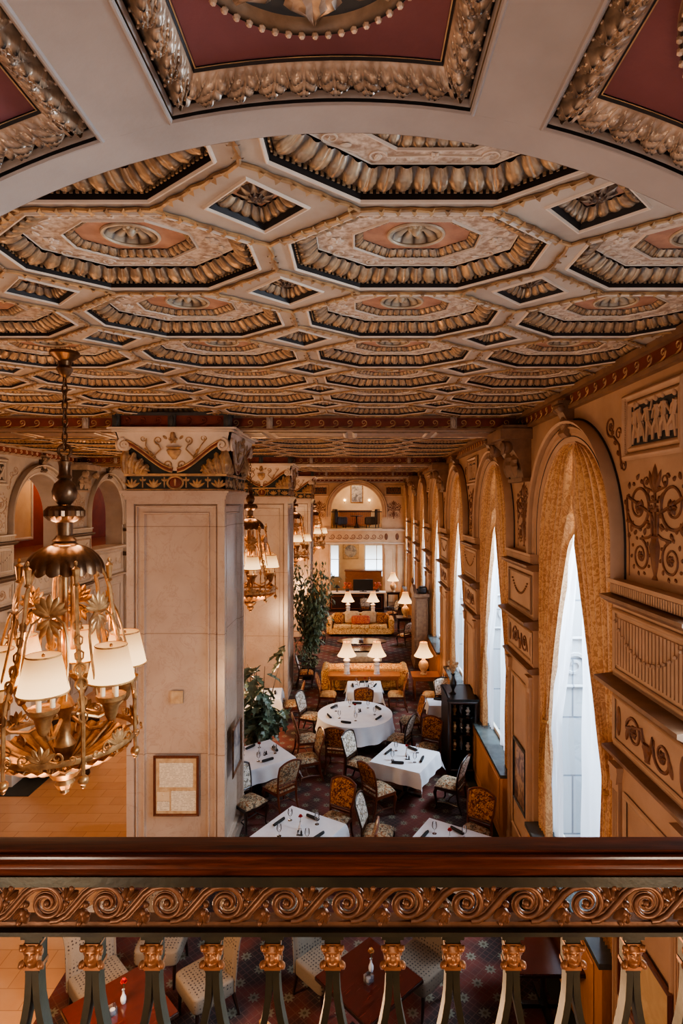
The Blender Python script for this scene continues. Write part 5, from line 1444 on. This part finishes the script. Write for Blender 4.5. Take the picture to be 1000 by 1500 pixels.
def sofa(label, x, y, rzv, w, fab, fringe=False):
    t = thing('sofa', label, 'sofa', (x, y, 0), rzv)
    mb = MB(); mb.box(-w/2, w/2, -.4, .42, .12, .36); mb.obj('base', fab, t)
    mb = MB()
    for k in range(3): rbox(mb, -w/2+.18+k*(w-.36)/3, -w/2+.18+(k+1)*(w-.36)/3, -.25, .44, .34, .52, e=.3)
    for i in range(3):
        mb = MB(); rbox(mb, -w/2+.18+i*(w-.36)/3, -w/2+.18+(i+1)*(w-.36)/3, -.25, .44, .34, .52, e=.3); mb.obj('seat_cushion', fab, t)
    mb = MB(); rbox(mb, -w/2+.06, w/2-.06, -.5, -.22, .2, .94, e=.3); b = mb.obj('backrest', fab, t)
    for d in (-1, 1):
        mb = MB(); rbox(mb, d*w/2-.13, d*w/2+.13, -.46, .42, .1, .7, e=.35); mb.tube([(d*w/2,-.46,.66),(d*w/2,.44,.66)], .13, 12); mb.obj('armrest', fab, t)
    if fringe:
        mb = MB()
        mb.grid(lambda u, v: (-w/2+.1+(w-.2)*u, -.37-.15*sin(v*pi/2), .955-.14*(1-cos(v*pi/2))-.006*sin(u*300)*v), 160, 6); mb.obj('throw', M['damask2'], b)
        mb = MB()
        for i in range(90): xx = -w/2+.1+(w-.2)*i/89; mb.tube([(xx,-.525,.83),(xx+R.uniform(-.01,.01),-.535,.72)], [.009,.004], 4)
        mb.obj('fringe', M['cush'], b)
    for sx in (-1, 1):
        for sy in (-1, 1): mb = MB(); mb.tube([(sx*(w/2-.1),sy*.36,.13),(sx*(w/2-.1),sy*.36,0)], [.035,.02], 8); mb.obj('foot', M['darkwood'], t)
    return t
sofa('gold brocade sofa seen from behind, with a fringed throw over its back', .2, 18.52, 0, 2.5, M['damask2'], True)
sofa('gold sofa facing the balcony with tan and red cushions', .08, 26.3, pi, 2.8, M['damask2'])
def pillow(label, x, y, z, w, h, mat, lean, rot=0):
    mb = MB(); mb.grid(lambda u, v: (w/2*sin(pi*v)**.3*(1 if cos(2*pi*u) >= 0 else -1)*abs(cos(2*pi*u))**.35, -.09*cos(pi*v)*(1), h/2*sin(pi*v)**.3*(1 if sin(2*pi*u) >= 0 else -1)*abs(sin(2*pi*u))**.35+h/2), 32, 14, cu=True)
    o = mb.obj('throw_pillow', mat, None, (x, y, z), rot); o.rotation_euler = (lean, 0, rot); tag(o, label, 'cushion', 'cushions on the far sofa'); return o
pillow('tan cushion on the pillar half of the far sofa, behind the red one', -.31, 26.28, .53, .7, .55, M['cush'], -.25)
pillow('tan cushion on the window half of the far sofa, behind the red one', .47, 26.28, .53, .7, .55, M['cush'], -.25)
pillow('dark red patterned lumbar cushion in the middle of the far sofa', .1, 26.04, .53, .85, .4, M['wreath'], -.25)
pillow('burgundy tapestry cushion at the pillar end of the far sofa', -.885, 26.2, .53, .44, .5, M['floralrust'], -.3)
pillow('burgundy tapestry cushion at the window end of the far sofa', 1.045, 26.2, .53, .44, .5, M['floralrust'], -.3)
t = thing('coffee_table', 'oval glossy coffee table with a lower shelf in front of the far sofa', 'table', (.12, 23.2, 0))
mb = MB(); mb.grid(lambda u, v: (1.0*v*cos(2*pi*u), .5*v*sin(2*pi*u), .46), 40, 3, cu=True); mb.grid(lambda u, v: (1.0*cos(2*pi*u), .5*sin(2*pi*u), .42+.04*v), 40, 1, cu=True); mb.obj('table_top', M['redwood'], t)
mb = MB(); mb.grid(lambda u, v: (.8*v*cos(2*pi*u), .4*v*sin(2*pi*u), .16), 40, 3, cu=True); mb.obj('shelf', M['redwood'], t)
for sx in (-1, 1):
    for sy in (-1, 1): mb = MB(); mb.tube([(sx*.6,sy*.28,.43),(sx*.62,sy*.29,0)], .03, 8); mb.obj('leg', M['darkwood'], t)
b = MB(); b.lathe([(.001,0),(.08,0),(.11,.07),(.1,.075),(.06,.02)], 20); tag(b.obj('ceramic_bowl', M['porcelain'], None, (.1, 23.2, .461)), 'small white bowl on the oval coffee table', 'bowl')
t = thing('ottoman', 'pale upholstered bench between the gold sofa and the coffee table', 'ottoman', (.15, 21.2, 0))
mb = MB(); rbox(mb, -.7, .7, -.28, .28, .2, .46, e=.3); mb.obj('seat', M['cush'], t)
for sx in (-1, 1):
    for sy in (-1, 1): mb = MB(); mb.tube([(sx*.6,sy*.2,.22),(sx*.6,sy*.2,0)], .025, 6); mb.obj('leg', M['darkwood'], t)
G3 = 'open armchairs in the lounge'
place(CA, -1.75, 18.9, (1,.1), 'open armchair beside the second pillar, at the pillar end of the gold sofa', G3)
place(CA, -1.7, 24.6, (.95,.2), 'open armchair on the pillar side of the far sofa', G3)
place(CA, 1.95, 24.2, (-.6,.75), 'dark open armchair on the window side of the far sofa', G3)
place(CA, -1.75, 28.6, (.7,-.6), 'pale armchair between the ficus and the reception desk', G3)
place(CA, .35, 30.4, (0,1), 'oval-backed chair drawn up to the reception desk', G3)
place(CA, 1.7, 29.2, (-.8,-.3), 'open armchair near the farthest lamp', G3)
# black display cabinet with bronze vase
t = thing('display_cabinet', 'black glazed display cabinet against the window wall, a bronze vase on top', 'cabinet', (2.28, 13.1, 0), 0)
mb = MB(); W2, D2, H2 = .33, .5, 1.72
mb.box(-W2, W2, -D2, D2, 0, .12); mb.box(-W2-.02, W2+.02, -D2-.03, D2+.03, H2-.05, H2); mb.box(-W2, -W2+.03, -D2+.01, D2, .1, H2); mb.box(W2-.03, W2, -D2+.01, D2, .1, H2); mb.box(-W2, W2, D2-.03, D2, .1, H2)
mb.obj('carcass', M['black'], t)
mb = MB(); framed(mb, -W2, W2, .12, H2-.05, .07, .03, -D2+.0); dr = mb.obj('door', M['darkwood'], t)
mb = MB(); mb.add([(-W2+.06,-D2,.18),(W2-.06,-D2,.18),(W2-.06,-D2,H2-.1),(-W2+.06,-D2,H2-.1)], [(0,1,2,3)]); mb.obj('pane', M['glass'], dr)
for z in (.5, .9, 1.28): mb = MB(); mb.box(-W2+.03, W2-.03, -D2+.04, D2-.03, z, z+.015); mb.obj('shelf', M['crystal'], t)
k = 0
for z, lv in ((.516, 'lowest'), (.916, 'middle'), (1.296, 'top')):
    for x, nm in ((-.15, 'pillar side'), (.0, 'middle'), (.15, 'window side')):
        k += 1; mb = MB(); h = .16+.06*((k*7) % 3); mb.lathe([(.001,0),(.04,0),(.045,.01),(.02,.03),(.05,h*.45),(.055,h*.6),(.025,h*.8),(.035,h)], 12)
        o = mb.obj('figurine_vase', M[['porcelain', 'brass', 'crystal'][k % 3]], None, (2.28+x, 12.82, z)); tag(o, 'small ornament on the %s shelf of the display cabinet, %s' % (lv, nm), 'ornament', 'ornaments in the display cabinet')
t = thing('flower_vase', 'bronze vase of dried flowers on top of the black cabinet', 'vase', (2.12, 12.95, 1.72))
mb = MB(); mb.lathe([(.001,0),(.07,0),(.07,.02),(.03,.05),(.03,.1),(.075,.2),(.08,.26),(.035,.36),(.03,.42),(.05,.45)], 18); mb.obj('vase_body', M['black'], t)
mb = MB()
for i in range(26):
    a = R.uniform(0, 6.28); e = R.uniform(.2, 1); rr = R.uniform(.03, .13); c0 = (rr*cos(a), rr*sin(a), .5+.2*R.random()); mb.tube([(0,0,.44), c0], .004, 4); mb.ball(c0, R.uniform(.018,.035), 7, 5)
mb.obj('dried_flowers', M['cush'], t)
# tall armoire
t = thing('armoire', 'tall carved wooden armoire with a curved crest, between the windows', 'armoire', (2.29, 21.6, 0), 0); t.scale = (.8, 1, 1)
mb = MB(); mb.box(-.3, .3, -.62, .62, .12, 2.6); mb.box(-.34, .34, -.66, .66, 0, .14); mb.box(-.33, .33, -.65, .65, 1.0, 1.06); mb.box(-.36, .36, -.68, .68, 2.58, 2.7); mb.obj('carcass', M['armoire'], t)
for d in (-1, 1):
    mb = MB(); ring(mb, [(-.55 if d < 0 else .03, .25),(-.03 if d < 0 else .55, .25),(-.03 if d < 0 else .55, 2.5),(-.55 if d < 0 else .03, 2.5)], 0, .06, lambda s,t_,e: .02*sin(pi*t_), lambda u, v, h: (-.302-h, u, v), 1, 4); mb.box(-.312, -.3, d*.29-.25, d*.29+.25, .26, 2.49); mb.obj('door', M['armoire'], t)
mb = MB(); framed(mb, -.26, .26, .25, 2.5, .06, .02, -.62); mb.box(-.2, .2, -.63, -.62, .4, 2.3); mb.obj('side_panel', M['armoire'], t)
mb = MB(); mb.prism([(-.66,2.7),(.66,2.7),(.66,2.74),(.45,2.78),(.2,2.92),(0,2.96),(-.2,2.92),(-.45,2.78),(-.66,2.74)], -.36, -.22, 'x'); mb.lathe([(.04,2.72),(.07,2.8),(.03,2.9),(.08,3.0),(.05,3.1),(.001,3.16)], 10, (-.28,.55,0)); mb.obj('crest', M['armoire'], t)
mb = MB(); rbox(mb, -.16, .16, -.2, .2, 0, .26, e=.5); mb.tube([(-.16,-.05,.13),(-.22,-.05,.16)], .03, 6); tag(mb.obj('dark_urn', M['black'], None, (2.33, 21.1, 2.705)), 'dark squat urn on top of the tall armoire', 'urn')
# reception desk etc. at the end wall
t = thing('reception_desk', 'dark reception desk with a pale top in front of the lower opening', 'desk', (-.1, 32.1, 0))
mb = MB(); mb.box(-1.5, 1.5, -.3, .3, 0, 1.02); mb.obj('desk_body', M['darkwood'], t); mb = MB(); mb.box(-1.6, 1.6, -.4, .35, 1.02, 1.08); mb.obj('desk_top', M['edge'], t)
for x in (-1.0, 0, 1.0): mb = MB(); framed(mb, x-.42, x+.42, .15, .9, .06, .03, -.3); mb.obj('front_panel', M['wood'], t)
t = thing('monitor', 'black flat screen standing on the reception desk', 'screen', (.25, 32.1, 1.08)); mb = MB(); mb.box(-.55, .55, -.03, .03, .05, .68); mb.obj('screen', M['black'], t); mb = MB(); mb.box(-.2, .2, -.1, .1, 0, .02); mb.box(-.05, .05, -.02, .04, .01, .2); mb.obj('stand', M['black'], t)
t = thing('flower_arrangement', 'dark red potted flowers on the pillar end of the reception desk', 'flowers', (-.62, 32.1, 1.08)); mb = MB(); mb.lathe([(.001,0),(.1,0),(.12,.15),(.001,.15)], 12); mb.obj('pot', M['darkwood'], t)
mb = MB()
for i in range(30): mb.ball((R.uniform(-.2,.2), R.uniform(-.15,.15), R.uniform(.18,.48)), .06, 6, 4)
mb.obj('blooms', M['rust'] if 'rust' in M else M['wreath'], t)
dup(t, (1.05, 32.1, 1.08), 1, 'dark red potted flowers on the window end of the reception desk')
t = thing('desk_lamp', 'small dark desk lamp on the reception desk beside the ficus leaves', 'lamp', (-1.2, 32.1, 1.08)); mb = MB(); mb.lathe([(.001,0),(.1,0),(.03,.03),(.02,.25)], 12); mb.obj('base', M['black'], t); mb = MB(); mb.lathe([(.05,.36),(.2,.22)], 16); mb.obj('lamp_shade', M['black'], t)
long_table(.8, .5, 1.0, 'dark chest-height table against the end wall carrying the farthest lamp', 1.95, 32.6, M['darkwood'], name='hall_table')
# lobby beyond: windows, round picture; gallery above: sideboard, painting, chairs, rail
for i, x in enumerate((-2.0, 1.15)):
    t = thing('window_%d' % (20+i), None, None, (x, YE+3.39, 0), 0, kind='structure'); mb = MB(); mb.box(-.72, .72, -.02, .0, 1.35, 3.3); mb.obj('glass', M['skyglow'] if 'skyglow' in M else M['bulb'], t)
    mb = MB(); framed(mb, -.8, .8, 1.25, 3.4, .09, .04); mb.box(-.02, .02, -.04, -.02, 1.3, 3.35); mb.box(-.75, .75, -.04, -.02, 2.4, 2.44); mb.obj('window_frame', M['white'], t)
t = thing('round_picture', 'dark round picture in a square tan mat, on the lobby wall beyond the desk', 'picture', (-.5, YE+3.38, 2.95)); mb = MB(); mb.box(-.5, .5, -.03, 0, -.5, .5); framed(mb, -.5, .5, -.5, .5, .06, .03, -.03); mb.obj('frame', M['cush'], t)
mb = MB(); mb.grid(lambda u, v: (.36*v*cos(2*pi*u), -.035, .36*v*sin(2*pi*u)), 32, 2, cu=True); mb.tube([(.36*cos(a), -.04, .36*sin(a)) for a in [2*pi*i/32 for i in range(32)]], .03, 6, closed=True); mb.obj('picture_disc', M['pic2'], t)
t = thing('lobby_sideboard', 'honey wooden counter in the lobby beyond the reception desk', 'counter', (.3, YE+1.6, 0)); mb = MB(); mb.box(-1.1, 1.1, -.3, .3, 0, 1.9); mb.obj('body', M['deskwood'], t); mb = MB(); mb.box(-1.15, 1.15, -.35, .35, 1.9, 1.95); mb.obj('top', M['wood'], t)
t = thing('gallery_railing', 'thin dark iron railing across the arched gallery opening in the end wall', 'railing', (EX, YE+.2, 4.52)); mb = MB(); mb.box(-1.48, 1.48, -.03, .03, .95, 1.0); mb.obj('handrail', M['black'], t); mb = MB(); mb.box(-1.48, 1.48, -.015, .015, .04, .07); mb.obj('lower_bar', M['black'], t)
b0 = None
for i in range(25):
    x = -1.44+.12*i
    if b0 is None: mb = MB(); mb.tube([(0,0,.06),(0,0,.96)], .009, 5); mb.ball((0,0,.52), .02, 6, 5); b0 = mb.obj('baluster', M['black'], t, (x,0,0))
    else: cpart(b0, t, (x,0,0))
t = thing('gallery_sideboard', 'pale wooden sideboard in the arched gallery', 'sideboard', (EX-.1, YE+3.0, 4.5)); mb = MB(); mb.box(-1.0, 1.0, -.25, .25, .1, 1.0); mb.obj('body', M['deskwood'], t); mb = MB(); mb.box(-1.06, 1.06, -.3, .28, 1.0, 1.05); mb.obj('top', M['wood'], t)
for sx in (-.5, .5): mb = MB(); framed(mb, sx-.42, sx+.42, .2, .9, .05, .03, -.25); mb.obj('door', M['deskwood'], t)
t = thing('painting', 'tall dark portrait-format painting lit in the arched gallery', 'picture', (EX+.02, YE+3.39, 6.0)); mb = MB(); framed(mb, -.4, .4, 0, 1.2, .07, .05); mb.obj('frame', M['brass'], t); mb = MB(); mb.box(-.34, .34, -.02, 0, .06, 1.14); mb.obj('canvas', M['pic2'], t)
for d, nm in ((-1, 'pillar'), (1, 'window')):
    t = thing('wall_sconce', 'lit sconce on the %s side of the gallery painting' % nm, 'sconce', (EX+.02+d*.78, YE+3.38, 6.1), 0, 'gallery sconces'); mb = MB(); mb.ball((0,-.1,.1), .07, 10, 8); mb.obj('globe', M['bulb'], t); mb = MB(); mb.tube([(0,0,-.1),(0,-.08,-.08),(0,-.1,.02)], .015, 6); mb.obj('arm', M['brass'], t)
def club(label, x, rot):
    t = thing('gallery_chair', label, 'chair', (x, YE+1.5, 4.5), rot, 'dark gallery armchairs'); mb = MB(); rbox(mb, -.35, .35, -.3, .35, .2, .5); mb.obj('seat', M['darkwood'], t); mb = MB(); rbox(mb, -.36, .36, -.42, -.22, .2, 1.15, e=.3); mb.obj('backrest', M['darkwood'], t)
    for d in (-1, 1): mb = MB(); rbox(mb, d*.36-.07, d*.36+.07, -.3, .35, .2, .68, e=.3); mb.obj('armrest', M['darkwood'], t)
    for d in (-1, 1): mb = MB(); mb.tube([(d*.3,.28,.22),(d*.3,.28,0)], .03, 6); mb.obj('leg', M['darkwood'], t); mb = MB(); mb.tube([(d*.3,-.3,.22),(d*.3,-.3,0)], .03, 6); mb.obj('leg', M['darkwood'], t)
club('dark armchair on the pillar side of the arched gallery', EX-1.0, -pi/2+.3); club('dark armchair on the window side of the arched gallery', EX+.95, pi/2-.3)
t = thing('pedestal_table', 'round dark pedestal table between the gallery armchairs', 'table', (EX, YE+1.4, 4.5)); mb = MB(); mb.lathe([(.001,.75),(.38,.75),(.38,.7),(.001,.7)], 24); mb.obj('table_top', M['darkwood'], t); mb = MB(); mb.lathe([(.06,.7),(.04,.4),(.1,.15),(.2,.02),(.2,0)], 14); mb.obj('pedestal', M['darkwood'], t)
t = thing('wall_sconce', 'bright sconce on the end wall beside the third pillar', 'sconce', (-2.32, YE-.02, 4.65)); mb = MB(); mb.lathe([(.1,.35),(.18,.0)], 16, (0,-.25,0)); mb.obj('shade', M['shade'], t); mb = MB(); mb.tube([(0,0,-.2),(0,-.2,-.25),(0,-.25,0)], .02, 6); mb.obj('arm', M['brass'], t); LAMPS.append((-2.32, YE-.3, 4.8, 1))
# ---- plants
def leafy(label, x, y, z, name, leafmat, n, size, branch, spread, h0, h1, pot=True, lobes=False, wide=.36):
    t = thing(name, label, 'plant', (x, y, z)); r = random.Random(len(label))
    mb = MB(); tips = []
    for i in range(branch):
        a = r.uniform(0, 6.28); e = r.uniform(.25, 1); hh = h0+(h1-h0)*r.random()
        p = [(0,0,.35),(.05*cos(a),.05*sin(a),h0*.5),(.4*spread*e*cos(a),.4*spread*e*sin(a),h0*.6+hh*.3),(spread*e*cos(a),spread*e*sin(a),hh)]
        mb.tube(p, [.03,.024,.014,.005], 5); tips.append(p)
    mb.obj('branches', M['bark'], t)
    mb = MB()
    for i in range(n):
        p = r.choice(tips); f = r.uniform(.35, 1.0); k = 1 if f < .6 else 2
        a0, b0_ = Vector(p[k]), Vector(p[k+1]); q = a0.lerp(b0_, r.random())
        q += Vector((r.gauss(0, .13), r.gauss(0, .13), r.gauss(0, .12)))*spread
        L_ = size*r.uniform(.7, 1.25); a = r.uniform(0, 6.28); dr = r.uniform(.1, 1.1)
        d = Vector((cos(a)*cos(dr), sin(a)*cos(dr), -sin(dr))); sd = d.cross(Vector((0,0,1))).normalized(); nn = sd.cross(d)
        if lobes:
            prof = [(0,0),(.12,.16),(.3,.5),(.32,.22),(.55,.46),(.58,.2),(.8,.3),(.82,.1),(1,0)]
            vs = [tuple(q+d*(L_*u)+sd*(L_*wide*w*2)-nn*(.25*L_*(u*u))+nn*(L_*.06*(1 if w else 0))) for u, w in prof]+[tuple(q+d*(L_*u)-sd*(L_*wide*w*2)-nn*(.25*L_*(u*u))+nn*(L_*.06*(1 if w else 0))) for u, w in prof]+[tuple(q+d*(L_*u)-nn*(.25*L_*u*u)) for u, w in prof]
            m = len(prof); mb.add(vs, [(2*m+j, 2*m+j+1, j+1, j) for j in range(m-1)]+[(2*m+j, m+j, m+j+1, 2*m+j+1) for j in range(m-1)])
        else:
            c = q+d*L_*.5-nn*.1*L_
            mb.add([tuple(q), tuple(c+sd*L_*.2), tuple(q+d*L_-nn*.25*L_), tuple(c-sd*L_*.2)], [(0,1,2),(0,2,3)])
    mb.obj('foliage', leafmat, t, smooth=0)
    mb = MB(); mb.lathe([(.001,0),(.2,0),(.25,.35),(.27,.4),(.24,.41),(.22,.36),(.001,.36)], 20); mb.obj('planter', M['darkwood'], t)
    return t
leafy('tall ficus tree beside the second and third pillars', -1.75, 21.0, 0, 'ficus_tree', M['leafm'], 2600, .2, 22, 1.0, 1.5, 3.9)
leafy('broad-leaved pot plant behind the first pillar, drooping over the white table', -2.32, 13.72, 0, 'broad_leaf_plant', M['leafg'], 190, .42, 15, .62, .8, 2.5, lobes=True)
leafy('low shrub in a pot beside the second pillar', -1.72, 19.75, 0, 'potted_shrub', M['leafm'], 400, .13, 8, .45, .6, 1.2)
# ---- wall pictures and fittings
t = thing('framed_document', 'framed certificate with two printed pages hung on the nearest pillar', 'picture', (-2.94, 9.31, 1.44))
mb = MB(); framed(mb, -.37, .37, -.49, .49, .045, .035); mb.obj('frame', M['wood'], t)
mb = MB(); mb.add([(-.34,-.005,-.46),(.34,-.005,-.46),(.34,-.005,.46),(-.34,-.005,.46)], [(0,1,2,3)]); mb.obj('mat', M['cush'], t)
for nm, a in (('page', (-.27,.27,-.02,.37)), ('page', (-.08,.32,-.4,-.08)), ('page', (-.31,-.11,-.4,-.25))):
    mb = MB(); mb.box(a[0], a[1], -.012, -.005, a[2], a[3]); mb.obj(nm, M['page'], t)
mb = MB(); mb.box(-.31, -.11, -.012, -.005, -.24, -.1); mb.box(-.235, -.19, -.016, -.012, -.22, -.15); mb.ball((-.21, -.014, -.14), .02, 8, 5, (1,.3,1)); mb.obj('engraving', M['paper'], t)
mb = MB(); mb.box(-.1, .1, -.02, 0, -.1, .1); mb.box(-.085, .085, -.026, -.02, -.085, .085); tag(mb.obj('access_panel', M['cush'], None, (-2.94, 9.348, 2.86)), 'small square cover plate on the front of the nearest pillar', 'cover plate')
t = thing('framed_picture', 'dark framed picture on the window-facing side of the nearest pillar', 'picture', (-2.148, 10.1, 1.75), pi/2); mb = MB(); framed(mb, -.36, .36, -.42, .42, .06, .04); mb.obj('frame', M['bronze'], t); mb = MB(); mb.add([(-.32,-.008,-.38),(.32,-.008,-.38),(.32,-.008,.38),(-.32,-.008,.38)], [(0,1,2,3)]); mb.obj('print', M['pic2'], t)
t = thing('framed_picture', 'dark framed landscape hung low between the first two windows', 'picture', (XR-.075, 9.35, 1.58), -pi/2); mb = MB(); framed(mb, -.36, .36, -.52, .52, .06, .04); mb.obj('frame', M['black'], t); mb = MB(); mb.add([(-.32,-.008,-.48),(.32,-.008,-.48),(.32,-.008,.48),(-.32,-.008,.48)], [(0,1,2,3)]); mb.obj('print', M['pic1'], t)
t = thing('framed_picture', 'large brown framed faded print on the wall behind the balusters', 'picture', (XR-.075, 5.28, 1.5), -pi/2); mb = MB(); framed(mb, -.5, .5, -.42, .42, .07, .05); mb.obj('frame', M['wood'], t); mb = MB(); mb.add([(-.46,-.008,-.38),(.46,-.008,-.38),(.46,-.008,.38),(-.46,-.008,.38)], [(0,1,2,3)]); mb.obj('print', M['pic3'], t)
# ---- left aisle: bench, column stand, rug
mb = MB(); mb.box(-8.3, -6.75, 11.8, 15.4, .001, .012); tag(mb.obj('rug', M['green'], None), 'dark rug on the tiled floor beyond the chandelier', 'rug')
t = thing('carved_bench', 'dark carved bench with an orange seat on the dark rug', 'bench', (-6.6, 12.95, .012), .1)
mb = MB(); rbox(mb, -.6, .6, -.3, .3, .42, .56, e=.3); mb.obj('seat', M['seatgold'], t); mb = MB(); mb.box(-.66, .66, -.34, .34, .34, .44); mb.obj('seat_rail', M['darkwood'], t)
mb = MB(); rbox(mb, -.66, .66, .26, .36, .5, 1.15, e=.3); mb.obj('backrest', M['darkwood'], t)
for sx in (-1, 1):
    for sy in (-1, 1): mb = MB(); mb.lathe([(.05,.36),(.06,.28),(.03,.22),(.06,.1),(.07,.03),(.05,0)], 10, (sx*.58, sy*.26, 0)); mb.obj('leg', M['darkwood'], t)
t = thing('marble_plinth', 'pale stone pier standing on the dark rug at the picture edge', 'plinth', (-7.75, 12.6, .012)); mb = MB(); mb.box(-.38, .38, -.38, .38, .25, 3.3); framed(mb, -.32, .32, .4, 3.1, .06, .02, -.38); mb.obj('shaft', M['white'], t); mb = MB(); mb.box(-.44, .44, -.44, .44, 0, .25); mb.obj('base', M['white'], t)
# ================================================================== LIGHT AND CAMERA
def pl(name, loc, w, col=(1,.62,.32), r=.1):
    d = bpy.data.lights.new(name, 'POINT'); d.energy = w; d.color = col; d.shadow_soft_size = r
    o = bpy.data.objects.new(name, d); C.objects.link(o); o.location = loc; o.visible_camera = False; return o
def al(name, loc, rot, sx, sy, w, col):
    d = bpy.data.lights.new(name, 'AREA'); d.shape = 'RECTANGLE'; d.size = sx; d.size_y = sy; d.energy = w; d.color = col
    o = bpy.data.objects.new(name, d); C.objects.link(o); o.location = loc; o.rotation_euler = rot; return o
WARM = (1,.60,.33); DAY = (.66,.83,1)
for x, y, _ in CH:
    pl('chandelier_glow', (x, y, ZC-2.7), 75, WARM, .12)
    pl('chandelier_crown', (x, y, ZC-1.7), 100, WARM, .3)
    pl('chandelier_lamp', (x, y, ZC-5.4), 460, WARM, .35)
for i, Y in enumerate(WIN):   # daylight falling through each window from above the street
    al('window_daylight', (XR+2.6, Y, 6.6), (0, radians(62), 0), 2.6, 3.4, 2900, DAY)
al('rear_fill_light', (-.4, -2.9, 6.3), (radians(90), 0, 0), 3, 1.8, 42, (.9,.92,1))  # added area fill behind the camera, not a real opening
for x in (-1.1, 1.1): pl('railing_fill_light', (x, -.15, 4.9), 56, (1,.82,.64), .2)  # added unseen point lights, low down, to brighten the railing
al('front_fill_light', (.9, 1.75, 4.1), (radians(128), 0, 0), 3.4, .35, 34, (.74,.87,1))  # added cool uplight just below the frame, aimed at the ceiling
for Y in (4.5, 12.5, 20.5, 28.5): pl('gallery_lamp', (XL-1.7, Y+.6, 7.1), 130, WARM, .3)
pl('sitting_room_lamp', (-.3, YE+1.6, 7.1), 130, (1,.68,.36), .3); pl('lobby_lamp', (-.2, YE+1.7, 3.6), 60, (1,.72,.46), .3)
for x, y in ((-5.8, 6), (-5.8, 14.5), (-5.8, 23)): pl('left_aisle_lamp', (x, y, 5.0), 210, WARM, .35)
for x, y, zz, s in LAMPS: pl('table_lamp_bulb', (x, y, zz), 34*s, WARM, .06)
w = bpy.data.worlds.new('World'); sc.world = w; w.use_nodes = True
nt = w.node_tree; bg = nt.nodes['Background']; sky = nt.nodes.new('ShaderNodeTexSky'); sky.sky_type = 'NISHITA'; sky.sun_disc = False; sky.sun_elevation = radians(40)
bg.inputs[0].default_value = (.60,.78,1,1); bg.inputs[1].default_value = 3.2
cam = bpy.data.cameras.new('camera'); co_ = bpy.data.objects.new('camera', cam); C.objects.link(co_); sc.camera = co_
co_.location = (0, 0, EYE); co_.rotation_euler = (pi/2, 0, 0)
cam.sensor_fit = 'VERTICAL'; cam.sensor_height = 36; cam.lens = F/1500*36; cam.clip_start = .05; cam.clip_end = 300
cam.shift_x = -25/1500; cam.shift_y = -13/1500
sc.view_settings.view_transform = 'AgX'; sc.view_settings.look = 'AgX - Medium High Contrast'; sc.view_settings.exposure = -.7
sc.cycles.use_denoising = True; sc.cycles.max_bounces = 6; sc.cycles.diffuse_bounces = 4; sc.cycles.transparent_max_bounces = 12
sc.cycles.caustics_reflective = False; sc.cycles.caustics_refractive = False; sc.cycles.sample_clamp_indirect = 6
